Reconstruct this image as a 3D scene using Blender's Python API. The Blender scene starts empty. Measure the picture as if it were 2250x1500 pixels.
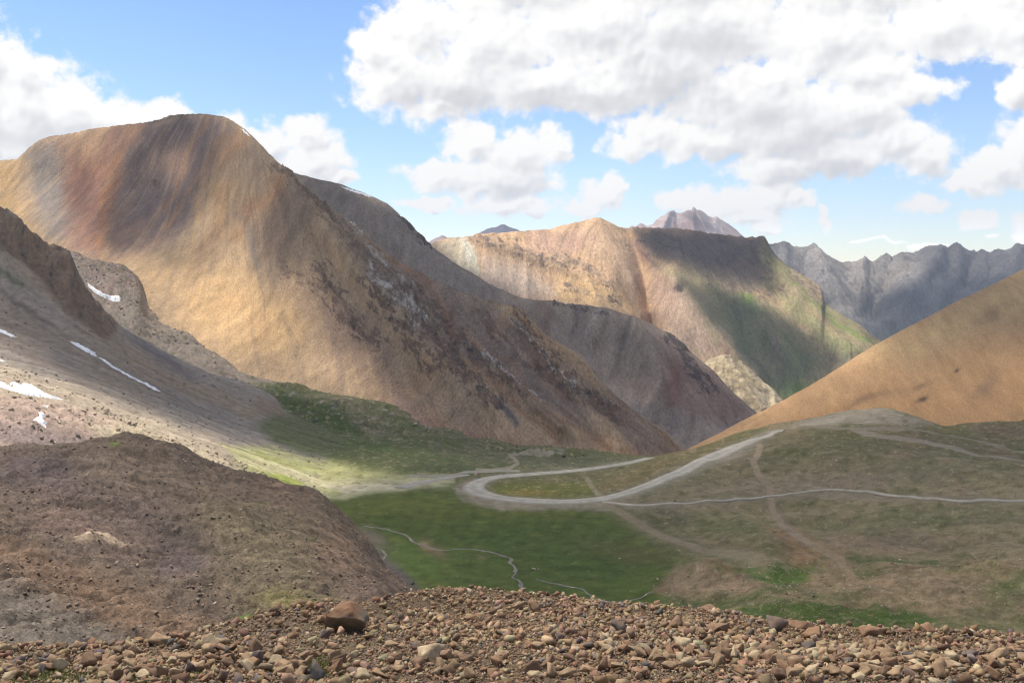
import bpy, math, random
import numpy as np
from mathutils import Vector

# ------------------------------------------------------------------ camera, sky, sun
SC = bpy.context.scene
COL = SC.collection
W0, H0, FPX, HORIZ = 2250.0, 1500.0, 2208.0, 600.0     # frame, focal length in frame pixels, level line
CX = W0 / 2

cam_d = bpy.data.cameras.new('camera')
cam = bpy.data.objects.new('camera', cam_d)
COL.objects.link(cam)
cam.location = (0, 0, 0)
cam.rotation_euler = (math.radians(90), 0, 0)
cam_d.sensor_width = 36.0
cam_d.lens = 36.0 * FPX / W0
cam_d.shift_y = -(H0 / 2 - HORIZ) / W0
cam_d.clip_start = 0.1
cam_d.clip_end = 60000
SC.camera = cam

SUN_EL = math.radians(62)
SUN_AZ = math.radians(-54)               # measured from +Y (the view) towards +X : the sun stands high on the left
SUN = np.array([math.sin(SUN_AZ) * math.cos(SUN_EL), math.cos(SUN_AZ) * math.cos(SUN_EL), math.sin(SUN_EL)])
sun_d = bpy.data.lights.new('sun', 'SUN')
sun_d.energy = 5.0
sun_d.angle = math.radians(0.5)
sun_d.color = (1.0, 0.95, 0.87)
sun = bpy.data.objects.new('sun', sun_d)
COL.objects.link(sun)
sun.rotation_euler = Vector(SUN).to_track_quat('Z', 'Y').to_euler()

vs = SC.view_settings
vs.view_transform = 'Standard'
vs.look = 'None'
vs.exposure = 0.5
vs.gamma = 1.0
vs.use_curve_mapping = False
SC.cycles.use_denoising = True
SC.cycles.filter_width = 1.15
SC.cycles.max_bounces = 6
SC.cycles.diffuse_bounces = 2
SC.cycles.transparent_max_bounces = 16
SC.cycles.volume_bounces = 0
SC.cycles.use_adaptive_sampling = True
SC.cycles.adaptive_threshold = 0.02

world = bpy.data.worlds.new('World')
SC.world = world
world.use_nodes = True

# the clouds one sees in the sky: (x, y, rx, ry) in frame pixels, turned into azimuth and elevation
LOBES = [
 # left cloud bank
 (-60,230,190,190),(60,250,150,130),(-20,120,80,75),(40,170,80,70),(150,250,120,95),(230,260,90,60),(300,275,75,55),(360,260,60,55),(400,290,60,45),(30,340,200,60),
 # behind the big mountain's shoulder
 (520,290,50,45),(580,320,70,55),(670,300,65,48),(700,350,70,55),(745,390,45,30),(640,370,90,50),
 # the large cloud
 (870,170,110,95),(830,110,70,55),(920,60,110,90),(1000,190,150,85),(1080,90,180,110),(960,240,90,35),
 (1180,190,150,70),(1290,60,220,120),(1300,200,160,60),(1450,150,190,110),(1560,60,260,120),(1640,220,240,110),
 (1440,290,90,52),(1380,320,60,36),(1560,310,170,58),(1760,290,200,90),(1700,370,120,42),(1840,340,150,62),(1900,240,130,80),
 (1960,310,120,62),(2040,340,75,60),(1820,90,260,110),(2060,60,280,90),(2240,60,160,85),(1980,200,120,45),
 (1150,-30,260,90),(1500,-30,300,90),(1900,-30,300,90),(2250,-20,160,90),(1400,120,120,60),(1700,170,130,60),(1130,110,80,60),(1900,150,160,60),
 # middle cumulus
 (1040,310,85,55),(1130,335,110,55),(1210,320,50,50),(990,390,120,40),(1110,395,120,50),(940,450,70,16),(1120,450,120,26),(1060,415,110,30),
 # small ones
 (1320,430,58,34),(1350,405,30,22),(1290,455,48,26),
 (1510,445,75,34),(1590,450,85,36),(1690,425,75,40),(1650,470,100,32),(1760,430,35,25),(1690,500,45,20),(1800,480,16,28),
 (2030,448,62,24),(2145,480,46,26),(2180,520,22,9),
 (2240,200,50,60),(2245,330,80,90),(2190,375,85,50),(2130,400,70,26),(2250,500,36,34),(1930,528,62,5),(2040,536,50,5),
]
# how dark the underside is: (x, y, rx, ry)
BELLIES = [(60,330,230,70),(1030,205,190,60),(1250,215,200,50),(1480,215,200,90),(1750,300,260,70),(1780,375,160,35),
           (2240,210,60,45),(1500,100,200,80),(1130,410,100,30)]

def azel(px, py):
    u = (px - CX) / FPX; v = (HORIZ - py) / FPX
    return math.degrees(math.atan2(u, 1)), math.degrees(math.atan2(v, math.sqrt(1 + u * u)))

def build_world():
    nt = world.node_tree; nt.nodes.clear(); L = nt.links.new
    def mk(tree, typ, **kw):
        n = tree.nodes.new(typ)
        for k, v in kw.items(): setattr(n, k, v)
        return n
    def density_group(gname, fine):
        # ---- group: cloud density at a direction given as (azimuth, elevation, 0) in degrees
        g = bpy.data.node_groups.new(gname, 'ShaderNodeTree')
        g.interface.new_socket('P', in_out='INPUT', socket_type='NodeSocketVector')
        g.interface.new_socket('D', in_out='OUTPUT', socket_type='NodeSocketFloat')
        gi = g.nodes.new('NodeGroupInput'); go = g.nodes.new('NodeGroupOutput'); GL = g.links.new
        def gm(op, a, b=None, c=None):
            n = g.nodes.new('ShaderNodeMath'); n.operation = op
            for i, s in enumerate((a, b, c)):
                if s is None: continue
                if isinstance(s, (int, float)): n.inputs[i].default_value = s
                else: GL(s, n.inputs[i])
            return n.outputs[0]
        P = gi.outputs[0]
        def noise(tree, vec, scale, detail, rough=0.5, dist=0.0):
            n = tree.nodes.new('ShaderNodeTexNoise'); n.noise_dimensions = '2D'
            n.inputs['Scale'].default_value = scale; n.inputs['Detail'].default_value = detail
            n.inputs['Roughness'].default_value = rough; n.inputs['Distortion'].default_value = dist
            tree.links.new(vec, n.inputs['Vector'])
            return n
        w1 = noise(g, P, 0.55, 2.0, 0.55)
        sub = g.nodes.new('ShaderNodeVectorMath'); sub.operation = 'MULTIPLY_ADD'
        GL(w1.outputs['Color'], sub.inputs[0]); sub.inputs[1].default_value = (1.9, 1.3, 0); sub.inputs[2].default_value = (-0.95, -0.65, 0)
        add = g.nodes.new('ShaderNodeVectorMath'); add.operation = 'ADD'; GL(P, add.inputs[0]); GL(sub.outputs[0], add.inputs[1])
        PW = add.outputs[0]
        cur = None
        for (x, y, rx, ry) in LOBES:
            a, e = azel(x, y); a2, _ = azel(x + rx, y); _, e2 = azel(x, y - ry)
            sx, sy = 1.04 / max(abs(a2 - a), .05), 1.04 / max(abs(e2 - e), .05)
            n = g.nodes.new('ShaderNodeVectorMath'); n.operation = 'MULTIPLY_ADD'
            GL(PW, n.inputs[0]); n.inputs[1].default_value = (sx, sy, 0); n.inputs[2].default_value = (-a * sx, -e * sy, 0)
            l = g.nodes.new('ShaderNodeVectorMath'); l.operation = 'LENGTH'; GL(n.outputs[0], l.inputs[0])
            cur = l.outputs['Value'] if cur is None else gm('SMOOTH_MIN', cur, l.outputs['Value'], 0.22)
        m = gm('SUBTRACT', 1.30, cur)
        # elsewhere in the sky: loose cumulus from noise
        sep = g.nodes.new('ShaderNodeSeparateXYZ'); GL(P, sep.inputs[0])
        aaz = gm('ABSOLUTE', sep.outputs[0])
        side = gm('MULTIPLY', gm('SUBTRACT', aaz, 30.0), 0.25)
        up = gm('MULTIPLY', gm('SUBTRACT', sep.outputs[1], 17.5), 0.3)
        out = gm('MINIMUM', gm('MAXIMUM', gm('MAXIMUM', side, up), 0.0), 1.0)
        big = noise(g, P, 0.07, 2.0, 0.5)
        other = gm('MULTIPLY', gm('SUBTRACT', big.outputs[0], 0.50), 5.0)
        mm = g.nodes.new('ShaderNodeMix'); mm.data_type = 'FLOAT'
        GL(out, mm.inputs['Factor']); GL(gm('MAXIMUM', m, -1.0), mm.inputs['A']); GL(other, mm.inputs['B'])
        m = mm.outputs['Result']
        # cauliflower detail: rounded billows at three sizes + wisps
        vo = g.nodes.new('ShaderNodeTexVoronoi'); vo.voronoi_dimensions = '2D'; vo.feature = 'SMOOTH_F1'
        vo.inputs['Scale'].default_value = 0.75; vo.inputs['Detail'].default_value = 3.0 if fine else 1.0; vo.inputs['Roughness'].default_value = 0.62
        vo.inputs['Smoothness'].default_value = 0.6
        w2 = noise(g, P, 1.6, 2.0, 0.6)
        ww = g.nodes.new('ShaderNodeVectorMath'); ww.operation = 'MULTIPLY_ADD'
        GL(w2.outputs['Color'], ww.inputs[0]); ww.inputs[1].default_value = (0.8, 0.8, 0); GL(P, ww.inputs[2])
        GL(ww.outputs[0], vo.inputs['Vector'])
        f1 = noise(g, P, 0.9, 6.0 if fine else 1.2, 0.54)
        det = gm('ADD', gm('MULTIPLY', gm('SUBTRACT', 0.5, vo.outputs['Distance']), 0.30 if fine else 0.2), gm('MULTIPLY', gm('SUBTRACT', f1.outputs[0], 0.5), 0.95 if fine else 0.6))
        D = gm('ADD', m, det)
        GL(D, go.inputs[0])
        return g
    g = density_group('cloud_outline', True); gs = density_group('cloud_bulk', False)
    # ---- main tree
    tc = mk(nt, 'ShaderNodeTexCoord')
    sp = mk(nt, 'ShaderNodeSeparateXYZ'); L(tc.outputs['Generated'], sp.inputs[0])
    def mt(op, a, b=None, c=None):
        n = nt.nodes.new('ShaderNodeMath'); n.operation = op
        for i, s in enumerate((a, b, c)):
            if s is None: continue
            if isinstance(s, (int, float)): n.inputs[i].default_value = s
            else: L(s, n.inputs[i])
        return n.outputs[0]
    az = mt('MULTIPLY', mt('ARCTAN2', sp.outputs[0], sp.outputs[1]), 180 / math.pi)
    el = mt('MULTIPLY', mt('ARCSINE', mt('MINIMUM', sp.outputs[2], 0.9999)), 180 / math.pi)
    cb = mk(nt, 'ShaderNodeCombineXYZ'); L(az, cb.inputs[0]); L(el, cb.inputs[1])
    def dens(off, grp=None):
        gn = nt.nodes.new('ShaderNodeGroup'); gn.node_tree = grp or g
        if off == (0, 0): L(cb.outputs[0], gn.inputs[0])
        else:
            v = nt.nodes.new('ShaderNodeVectorMath'); v.operation = 'ADD'; L(cb.outputs[0], v.inputs[0])
            v.inputs[1].default_value = (off[0], off[1], 0); L(v.outputs[0], gn.inputs[0])
        return gn.outputs[0]
    D0 = dens((0, 0))
    S0 = dens((0, 0), gs); D1 = dens((-0.22, 0.30), gs); D2 = dens((-0.6, 0.9), gs)
    def sstep(v, a, b):
        n = nt.nodes.new('ShaderNodeMapRange'); n.interpolation_type = 'SMOOTHSTEP'
        L(v, n.inputs['Value']); n.inputs['From Min'].default_value = a; n.inputs['From Max'].default_value = b
        return n.outputs['Result']
    alpha = sstep(D0, -0.03, 0.5)
    depth = mt('ADD', mt('MULTIPLY', mt('MAXIMUM', D1, 0.0), 0.55), mt('MULTIPLY', mt('MAXIMUM', D2, 0.0), 0.75))
    self_sh = mt('POWER', 2.718, mt('MULTIPLY', depth, -0.42))
    relief = mt('ADD', mt('MULTIPLY', mt('SUBTRACT', S0, D1), 0.34), mt('MULTIPLY', mt('SUBTRACT', D0, S0), 0.05))
    # darker bellies
    b = None
    wb = nt.nodes.new('ShaderNodeTexNoise'); wb.noise_dimensions = '2D'; wb.inputs['Scale'].default_value = 0.5; wb.inputs['Detail'].default_value = 2
    L(cb.outputs[0], wb.inputs['Vector'])
    vb = nt.nodes.new('ShaderNodeVectorMath'); vb.operation = 'MULTIPLY_ADD'
    L(wb.outputs['Color'], vb.inputs[0]); vb.inputs[1].default_value = (1.5, 1.0, 0); L(cb.outputs[0], vb.inputs[2])
    for (x, y, rx, ry) in BELLIES:
        a, e = azel(x, y); a2, _ = azel(x + rx, y); _, e2 = azel(x, y - ry)
        sx, sy = 1 / abs(a2 - a), 1 / abs(e2 - e)
        n = nt.nodes.new('ShaderNodeVectorMath'); n.operation = 'MULTIPLY_ADD'
        L(vb.outputs[0], n.inputs[0]); n.inputs[1].default_value = (sx, sy, 0); n.inputs[2].default_value = (-(a + .75) * sx, -(e + .5) * sy, 0)
        l = nt.nodes.new('ShaderNodeVectorMath'); l.operation = 'LENGTH'; L(n.outputs[0], l.inputs[0])
        b = l.outputs['Value'] if b is None else mt('SMOOTH_MIN', b, l.outputs['Value'], 0.3)
    belly = mt('SUBTRACT', 1.0, sstep(b, 0.25, 1.25))
    lit = mt('ADD', mt('ADD', self_sh, relief), mt('MULTIPLY', mt('SUBTRACT', S0, D2), 0.15))
    lowb = mt('MULTIPLY', mt('SUBTRACT', 1.0, sstep(el, 1.0, 5.0)), 0.22)
    lit = mt('ADD', mt('SUBTRACT', lit, mt('MULTIPLY', belly, 0.22)), lowb)
    ramp = nt.nodes.new('ShaderNodeValToRGB'); L(lit, ramp.inputs[0])
    cr = ramp.color_ramp
    cr.elements[0].position = 0.0; cr.elements[0].color = (0.60, 0.605, 0.63, 1)
    cr.elements[1].position = 0.72; cr.elements[1].color = (1.0, 0.985, 0.96, 1)
    for p_, c_ in ((0.2, (0.66, 0.665, 0.685, 1)), (0.38, (0.745, 0.745, 0.755, 1)), (0.55, (0.88, 0.877, 0.872, 1))):
        e_ = cr.elements.new(p_); e_.color = c_
    sky = mk(nt, 'ShaderNodeTexSky', sky_type='NISHITA')
    sky.sun_disc = False; sky.sun_elevation = SUN_EL; sky.sun_rotation = SUN_AZ % (2 * math.pi)
    sky.altitude = 3000; sky.air_density = 1.3; sky.dust_density = 0.6; sky.ozone_density = 1.0
    tint = mk(nt, 'ShaderNodeVectorMath', operation='MULTIPLY'); tint.inputs[1].default_value = (.95, .95, 1.04)
    bg1 = mk(nt, 'ShaderNodeBackground'); bg1.inputs['Strength'].default_value = 0.098
    hsv = mk(nt, 'ShaderNodeHueSaturation'); L(sky.outputs[0], hsv.inputs['Color'])
    hsv.inputs['Saturation'].default_value = 1.10; hsv.inputs['Value'].default_value = 1.22
    L(hsv.outputs[0], tint.inputs[0]); L(tint.outputs[0], bg1.inputs[0])
    bg2 = mk(nt, 'ShaderNodeBackground'); L(ramp.outputs[0], bg2.inputs[0]); bg2.inputs['Strength'].default_value = 0.80
    mix = mk(nt, 'ShaderNodeMixShader')
    # clouds melt into the air near the level line
    fade = sstep(el, -0.5, 3.2)
    cs = mt('ADD', mt('MULTIPLY', fade, -0.6), 1.4); L(cs, bg2.inputs['Strength'])
    af = mt('MULTIPLY', alpha, mt('ADD', mt('MULTIPLY', fade, 0.16), 0.84))
    L(af, mix.inputs[0]); L(bg1.outputs[0], mix.inputs[1]); L(bg2.outputs[0], mix.inputs[2])
    wo = mk(nt, 'ShaderNodeOutputWorld'); L(mix.outputs[0], wo.inputs[0])
    world.cycles.sampling_method = 'MANUAL'
    world.cycles.sample_map_resolution = 512
build_world()

# ------------------------------------------------------------------ helpers
rng = np.random.default_rng(7)
def lin(c):
    c = np.asarray(c, float) / 255.0
    return 0.78 * np.where(c <= 0.04045, c / 12.92, ((c + 0.055) / 1.055) ** 2.4)

_ang = np.random.default_rng(3).random(1024) * 2 * np.pi
_gx, _gy = np.cos(_ang).astype(np.float32), np.sin(_ang).astype(np.float32)
def _hash(ix, iy, seed):
    h = (ix * 374761393 + iy * 668265263 + seed * 974634777) & 0xFFFFFFFF
    h = ((h ^ (h >> 13)) * 1274126177) & 0xFFFFFFFF
    return ((h ^ (h >> 16)) & 1023).astype(np.int32)
def pn(x, y, seed=0):
    x0 = np.floor(x); y0 = np.floor(y)
    fx = (x - x0).astype(np.float32); fy = (y - y0).astype(np.float32)
    ix = x0.astype(np.int64); iy = y0.astype(np.int64)
    u = fx * fx * fx * (fx * (fx * 6 - 15) + 10); v = fy * fy * fy * (fy * (fy * 6 - 15) + 10)
    def g(dx, dy):
        h = _hash(ix + dx, iy + dy, seed)
        return _gx[h] * (fx - dx) + _gy[h] * (fy - dy)
    a = g(0, 0); b = g(1, 0); c = g(0, 1); d = g(1, 1)
    return (a + u * (b - a) + v * (c - a + u * (a - b - c + d))) * 1.5
def fbm(x, y, scale, octv=5, seed=0, gain=0.5, ridge=False):
    s = 0; amp = 1.0; tot = 0
    for o in range(octv):
        f = 2.03 ** o / scale
        n = pn(x * f + o * 17.3, y * f - o * 9.1, seed + o)
        if ridge: n = 1 - 2.2 * np.abs(n)
        s = s + amp * n; tot += amp; amp *= gain
    return s / tot - (.42 if ridge else 0)

def smooth(e0, e1, v):
    t = np.clip((v - e0) / (e1 - e0), 0, 1)
    return t * t * (3 - 2 * t)

def seg_dist(px, py, pts):
    d = np.full(px.shape, 1e9, np.float32)
    for (x0, y0), (x1, y1) in zip(pts[:-1], pts[1:]):
        dx, dy = x1 - x0, y1 - y0
        t = np.clip(((px - x0) * dx + (py - y0) * dy) / (dx * dx + dy * dy + 1e-9), 0, 1)
        d = np.minimum(d, np.hypot(px - x0 - t * dx, py - y0 - t * dy))
    return d
def inside(px, py, pts):
    c = np.zeros(px.shape, bool); n = len(pts)
    for i in range(n):
        x0, y0 = pts[i]; x1, y1 = pts[(i + 1) % n]
        if y0 == y1: continue
        t = ((y0 > py) != (y1 > py)) & (px < (x1 - x0) * (py - y0) / (y1 - y0) + x0)
        c ^= t
    return c
def poly_mask(px, py, pts, feather):
    d = seg_dist(px, py, list(pts) + [pts[0]])
    d = np.where(inside(px, py, pts), d, -d)
    return smooth(-feather, feather, d)

def mesh_from(name, verts, faces, smooth_shade=True, color=None, mat=None, parent=None):
    """verts (n,3), faces (m,3 or 4) as numpy; color (n,3) point colour"""
    me = bpy.data.meshes.new(name)
    verts = np.ascontiguousarray(verts, np.float32); faces = np.ascontiguousarray(faces, np.int32)
    k = faces.shape[1]
    me.vertices.add(len(verts)); me.vertices.foreach_set('co', verts.ravel())
    me.loops.add(faces.size); me.loops.foreach_set('vertex_index', faces.ravel())
    me.polygons.add(len(faces)); me.polygons.foreach_set('loop_start', np.arange(0, faces.size, k, dtype=np.int32))
    me.update(calc_edges=True); me.validate()
    if smooth_shade: me.polygons.foreach_set('use_smooth', np.ones(len(me.polygons), bool))
    if color is not None:
        at = me.color_attributes.new('Col', 'FLOAT_COLOR', 'POINT')
        c4 = np.ones((len(verts), 4), np.float32); c4[:, :3] = color
        at.data.foreach_set('color', c4.ravel())
    if mat: me.materials.append(mat)
    o = bpy.data.objects.new(name, me); COL.objects.link(o)
    if parent: o.parent = parent
    return o
def tag(o, label=None, cat=None, group=None, kind=None):
    if label: o['label'] = label
    if cat: o['category'] = cat
    if group: o['group'] = group
    if kind: o['kind'] = kind
    return o

# ------------------------------------------------------------------ materials
def ground_material(name, fine, bump, speck=0.25, rough=0.95, stretch=1.0, fine_bump=0.5):
    """surface colour comes from the mesh, broken up by procedural grain of size `fine` metres"""
    m = bpy.data.materials.new(name); m.use_nodes = True; nt = m.node_tree; nt.nodes.clear(); L = nt.links.new
    out = nt.nodes.new('ShaderNodeOutputMaterial'); bs = nt.nodes.new('ShaderNodeBsdfPrincipled'); L(bs.outputs[0], out.inputs[0])
    bs.inputs['Roughness'].default_value = rough; bs.inputs['Specular IOR Level'].default_value = 0.12
    at = nt.nodes.new('ShaderNodeAttribute'); at.attribute_name = 'Col'
    tc = nt.nodes.new('ShaderNodeTexCoord')
    n1 = nt.nodes.new('ShaderNodeTexNoise'); n1.inputs['Scale'].default_value = 1 / fine; n1.inputs['Detail'].default_value = 5; n1.inputs['Roughness'].default_value = 0.65
    mpg = nt.nodes.new('ShaderNodeMapping'); mpg.inputs['Scale'].default_value = (1, stretch, stretch); L(tc.outputs['Object'], mpg.inputs[0])
    L(mpg.outputs[0], n1.inputs['Vector'])
    n2 = nt.nodes.new('ShaderNodeTexNoise'); n2.inputs['Scale'].default_value = 1 / (fine * 9); n2.inputs['Detail'].default_value = 6; n2.inputs['Roughness'].default_value = 0.6
    L(mpg.outputs[0], n2.inputs['Vector'])
    mr = nt.nodes.new('ShaderNodeMapRange'); L(n1.outputs[0], mr.inputs['Value'])
    mr.inputs['From Min'].default_value = 0.3; mr.inputs['From Max'].default_value = 0.7
    mr.inputs['To Min'].default_value = 1 - speck * 1.6; mr.inputs['To Max'].default_value = 1 + speck * 1.6
    mr2 = nt.nodes.new('ShaderNodeMapRange'); L(n2.outputs[0], mr2.inputs['Value'])
    mr2.inputs['From Min'].default_value = 0.3; mr2.inputs['From Max'].default_value = 0.7
    mr2.inputs['To Min'].default_value = 1 - speck; mr2.inputs['To Max'].default_value = 1 + speck
    mu = nt.nodes.new('ShaderNodeMath'); mu.operation = 'MULTIPLY'; L(mr.outputs[0], mu.inputs[0]); L(mr2.outputs[0], mu.inputs[1])
    vm = nt.nodes.new('ShaderNodeVectorMath'); vm.operation = 'SCALE'; L(at.outputs['Color'], vm.inputs[0]); L(mu.outputs[0], vm.inputs['Scale'])
    L(vm.outputs[0], bs.inputs['Base Color'])
    bp = nt.nodes.new('ShaderNodeBump'); bp.inputs['Strength'].default_value = fine_bump; bp.inputs['Distance'].default_value = bump
    ad = nt.nodes.new('ShaderNodeMath'); ad.operation = 'MULTIPLY_ADD'; L(n2.outputs[0], ad.inputs[0]); ad.inputs[1].default_value = 3.0; L(n1.outputs[0], ad.inputs[2])
    L(ad.outputs[0], bp.inputs['Height']); L(bp.outputs[0], bs.inputs['Normal'])
    return m

def rock_material(name, use_random):
    m = bpy.data.materials.new(name); m.use_nodes = True; nt = m.node_tree; nt.nodes.clear(); L = nt.links.new
    out = nt.nodes.new('ShaderNodeOutputMaterial'); bs = nt.nodes.new('ShaderNodeBsdfPrincipled'); L(bs.outputs[0], out.inputs[0])
    bs.inputs['Roughness'].default_value = 0.9; bs.inputs['Specular IOR Level'].default_value = 0.2
    tc = nt.nodes.new('ShaderNodeTexCoord'); src = tc.outputs['Object']
    if use_random:
        oi = nt.nodes.new('ShaderNodeObjectInfo'); col = oi.outputs['Color']
        ge = nt.nodes.new('ShaderNodeNewGeometry'); src = ge.outputs['Position']
    else:
        at = nt.nodes.new('ShaderNodeAttribute'); at.attribute_name = 'Col'; col = at.outputs['Color']
    n1 = nt.nodes.new('ShaderNodeTexNoise'); n1.inputs['Scale'].default_value = 6; n1.inputs['Detail'].default_value = 8; n1.inputs['Roughness'].default_value = 0.7
    L(src, n1.inputs['Vector'])
    n2 = nt.nodes.new('ShaderNodeTexNoise'); n2.inputs['Scale'].default_value = 2.4; n2.inputs['Detail'].default_value = 5; L(src, n2.inputs['Vector'])
    mr = nt.nodes.new('ShaderNodeMapRange'); L(n1.outputs[0], mr.inputs['Value']); mr.inputs['From Min'].default_value = 0.3; mr.inputs['From Max'].default_value = 0.7
    mr.inputs['To Min'].default_value = 0.62; mr.inputs['To Max'].default_value = 1.35
    vm = nt.nodes.new('ShaderNodeVectorMath'); vm.operation = 'SCALE'; L(col, vm.inputs[0]); L(mr.outputs[0], vm.inputs['Scale'])
    rust = nt.nodes.new('ShaderNodeMapRange'); L(n2.outputs[0], rust.inputs['Value']); rust.inputs['From Min'].default_value = 0.52; rust.inputs['From Max'].default_value = 0.72
    rust.inputs['To Max'].default_value = 0.6
    mx = nt.nodes.new('ShaderNodeMix'); mx.data_type = 'RGBA'; L(rust.outputs[0], mx.inputs['Factor']); L(vm.outputs[0], mx.inputs['A'])
    mx.inputs['B'].default_value = (*lin((160, 124, 92)), 1)
    L(mx.outputs['Result'], bs.inputs['Base Color'])
    bp = nt.nodes.new('ShaderNodeBump'); bp.inputs['Strength'].default_value = 0.6; bp.inputs['Distance'].default_value = 0.04
    L(n1.outputs[0], bp.inputs['Height']); L(bp.outputs[0], bs.inputs['Normal'])
    return m

def plain_material(name, color, rough=0.9, grain=0.3, vary=0.15, spec=0.1, k=1.0):
    m = bpy.data.materials.new(name); m.use_nodes = True; nt = m.node_tree; nt.nodes.clear(); L = nt.links.new
    out = nt.nodes.new('ShaderNodeOutputMaterial'); bs = nt.nodes.new('ShaderNodeBsdfPrincipled'); L(bs.outputs[0], out.inputs[0])
    bs.inputs['Roughness'].default_value = rough; bs.inputs['Specular IOR Level'].default_value = spec
    tc = nt.nodes.new('ShaderNodeTexCoord')
    n1 = nt.nodes.new('ShaderNodeTexNoise'); n1.inputs['Scale'].default_value = 1 / grain; n1.inputs['Detail'].default_value = 6; L(tc.outputs['Object'], n1.inputs['Vector'])
    mr = nt.nodes.new('ShaderNodeMapRange'); L(n1.outputs[0], mr.inputs['Value']); mr.inputs['From Min'].default_value = 0.3; mr.inputs['From Max'].default_value = 0.7
    mr.inputs['To Min'].default_value = 1 - vary; mr.inputs['To Max'].default_value = 1 + vary
    vm = nt.nodes.new('ShaderNodeVectorMath'); vm.operation = 'SCALE'; vm.inputs[0].default_value = tuple(lin(color) * k); L(mr.outputs[0], vm.inputs['Scale'])
    L(vm.outputs[0], bs.inputs['Base Color'])
    return m

# ------------------------------------------------------------------ terrain sheets
LAYERS = {}; ALB = 0.93
class Layer: pass

def curve_at(pts, cols):
    a = np.array(pts, float)
    x = a[:, 0]
    out = []
    for k in (1, 2):
        y = a[:, k]
        # monotone cubic (pchip) so that outlines stay where they are put
        h = np.diff(x); d = np.diff(y) / h
        m = np.zeros_like(y)
        if len(x) > 2:
            w1 = 2 * h[1:] + h[:-1]; w2 = h[1:] + 2 * h[:-1]
            ok = d[:-1] * d[1:] > 0
            with np.errstate(divide='ignore', invalid='ignore'):
                hm = (w1 + w2) / (w1 / d[:-1] + w2 / d[1:])
            m[1:-1] = np.where(ok, hm, 0)
        m[0] = d[0]; m[-1] = d[-1]
        c = np.clip(cols, x[0], x[-1])
        i = np.clip(np.searchsorted(x, c) - 1, 0, len(x) - 2)
        t = (c - x[i]) / h[i]
        v = ((2*t**3 - 3*t**2 + 1) * y[i] + (t**3 - 2*t**2 + t) * h[i] * m[i] + (-2*t**3 + 3*t**2) * y[i+1] + (t**3 - t**2) * h[i] * m[i+1])
        out.append(v)
    return out[0], out[1]

def gsmooth(a, n, axis):
    for _ in range(n):
        b = np.copy(a)
        if axis == 0: b[1:-1] = 0.25 * a[:-2] + 0.5 * a[1:-1] + 0.25 * a[2:]
        else: b[:, 1:-1] = 0.25 * a[:, :-2] + 0.5 * a[:, 1:-1] + 0.25 * a[:, 2:]
        a = b
    return a

def bil(A, r, c):
    R, C = A.shape
    r = np.clip(r, 0, R - 1.001); c = np.clip(c, 0, C - 1.001)
    i = r.astype(np.int32); j = c.astype(np.int32); fr = (r - i).astype(np.float32); fc = (c - j).astype(np.float32)
    return (A[i, j] * (1 - fr) * (1 - fc) + A[i + 1, j] * fr * (1 - fc) + A[i, j + 1] * (1 - fr) * fc + A[i + 1, j + 1] * fr * fc)

def make_layer(name, px0, px1, dpx, curves, rows, back=(60, 40), carve=(), ss=6):
    """curves: near -> far, each [(px, py, depth)...]; rows between successive curves; a skirt goes down behind the last one"""
    cols = np.arange(px0, px1 + dpx, dpx)
    P, Yk = [], []
    for c in curves:
        py, y = curve_at(c, cols)
        P.append(py); Yk.append(y)
    Zk = [Yk[i] * (HORIZ - P[i]) / FPX for i in range(len(P))]
    Yk.append(Yk[-1] + back[0]); Zk.append(Zk[-1] - back[1])
    Ys, Zs = [], []
    rows = list(rows) + [max(12, int(rows[-1] * 0.25))]
    K = np.array(Yk); Z = np.array(Zk)
    # cubic through the knots, in depth
    for k in range(len(K) - 1):
        n = rows[k]
        t = np.linspace(0, 1, n, endpoint=(k == len(K) - 2))[:, None]
        Ys.append(K[k] * (1 - t) + K[k + 1] * t)
        d = lambda i: (Z[i + 1] - Z[i]) / (K[i + 1] - K[i])
        def slope(i):
            if i == 0: return d(0)
            if i >= len(K) - 1: return d(len(K) - 2)
            a, b = d(i - 1), d(i)
            if i == len(K) - 2: return 0.5 * a                     # the crest, rounded over
            h = np.where(a * b > 0, 2 * a * b / np.where(np.abs(a + b) < 1e-9, 1e-9, a + b), 0)
            return h
        m0, m1 = slope(k), slope(k + 1); h = K[k + 1] - K[k]
        if k == len(K) - 2: m0 = -0.25 * np.abs(d(k - 1))
        Zs.append((2*t**3-3*t**2+1) * Z[k] + (t**3-2*t**2+t) * h * m0 + (-2*t**3+3*t**2) * Z[k+1] + (t**3-t**2) * h * m1)
    Y = np.concatenate(Ys); Z = np.concatenate(Zs)
    L = Layer(); L.name = name; L.px0 = px0; L.dpx = dpx; L.cols = cols; L.u = (cols - CX) / FPX
    L.nfront = sum(rows[:-1]); L.rows = rows
    Z = gsmooth(Z, ss, 1); Y = gsmooth(Y, ss, 1)
    L.Y = Y; L.Z = Z; L.X = L.u[None, :] * Y
    L.px = np.broadcast_to(cols[None, :], Y.shape).astype(np.float32)
    L.py = (HORIZ - Z / Y * FPX).astype(np.float32)
    for (pts, w, amt) in carve:          # ribs (+, towards the viewer) and gullies (-) in metres
        d = seg_dist(L.px, L.py, pts)
        s = 1 - amt * np.exp(-(d / w) ** 2) / L.Y
        L.Y = L.Y * s; L.Z = L.Z * s
    L.X = L.u[None, :] * L.Y
    LAYERS[name] = L
    return L

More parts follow.
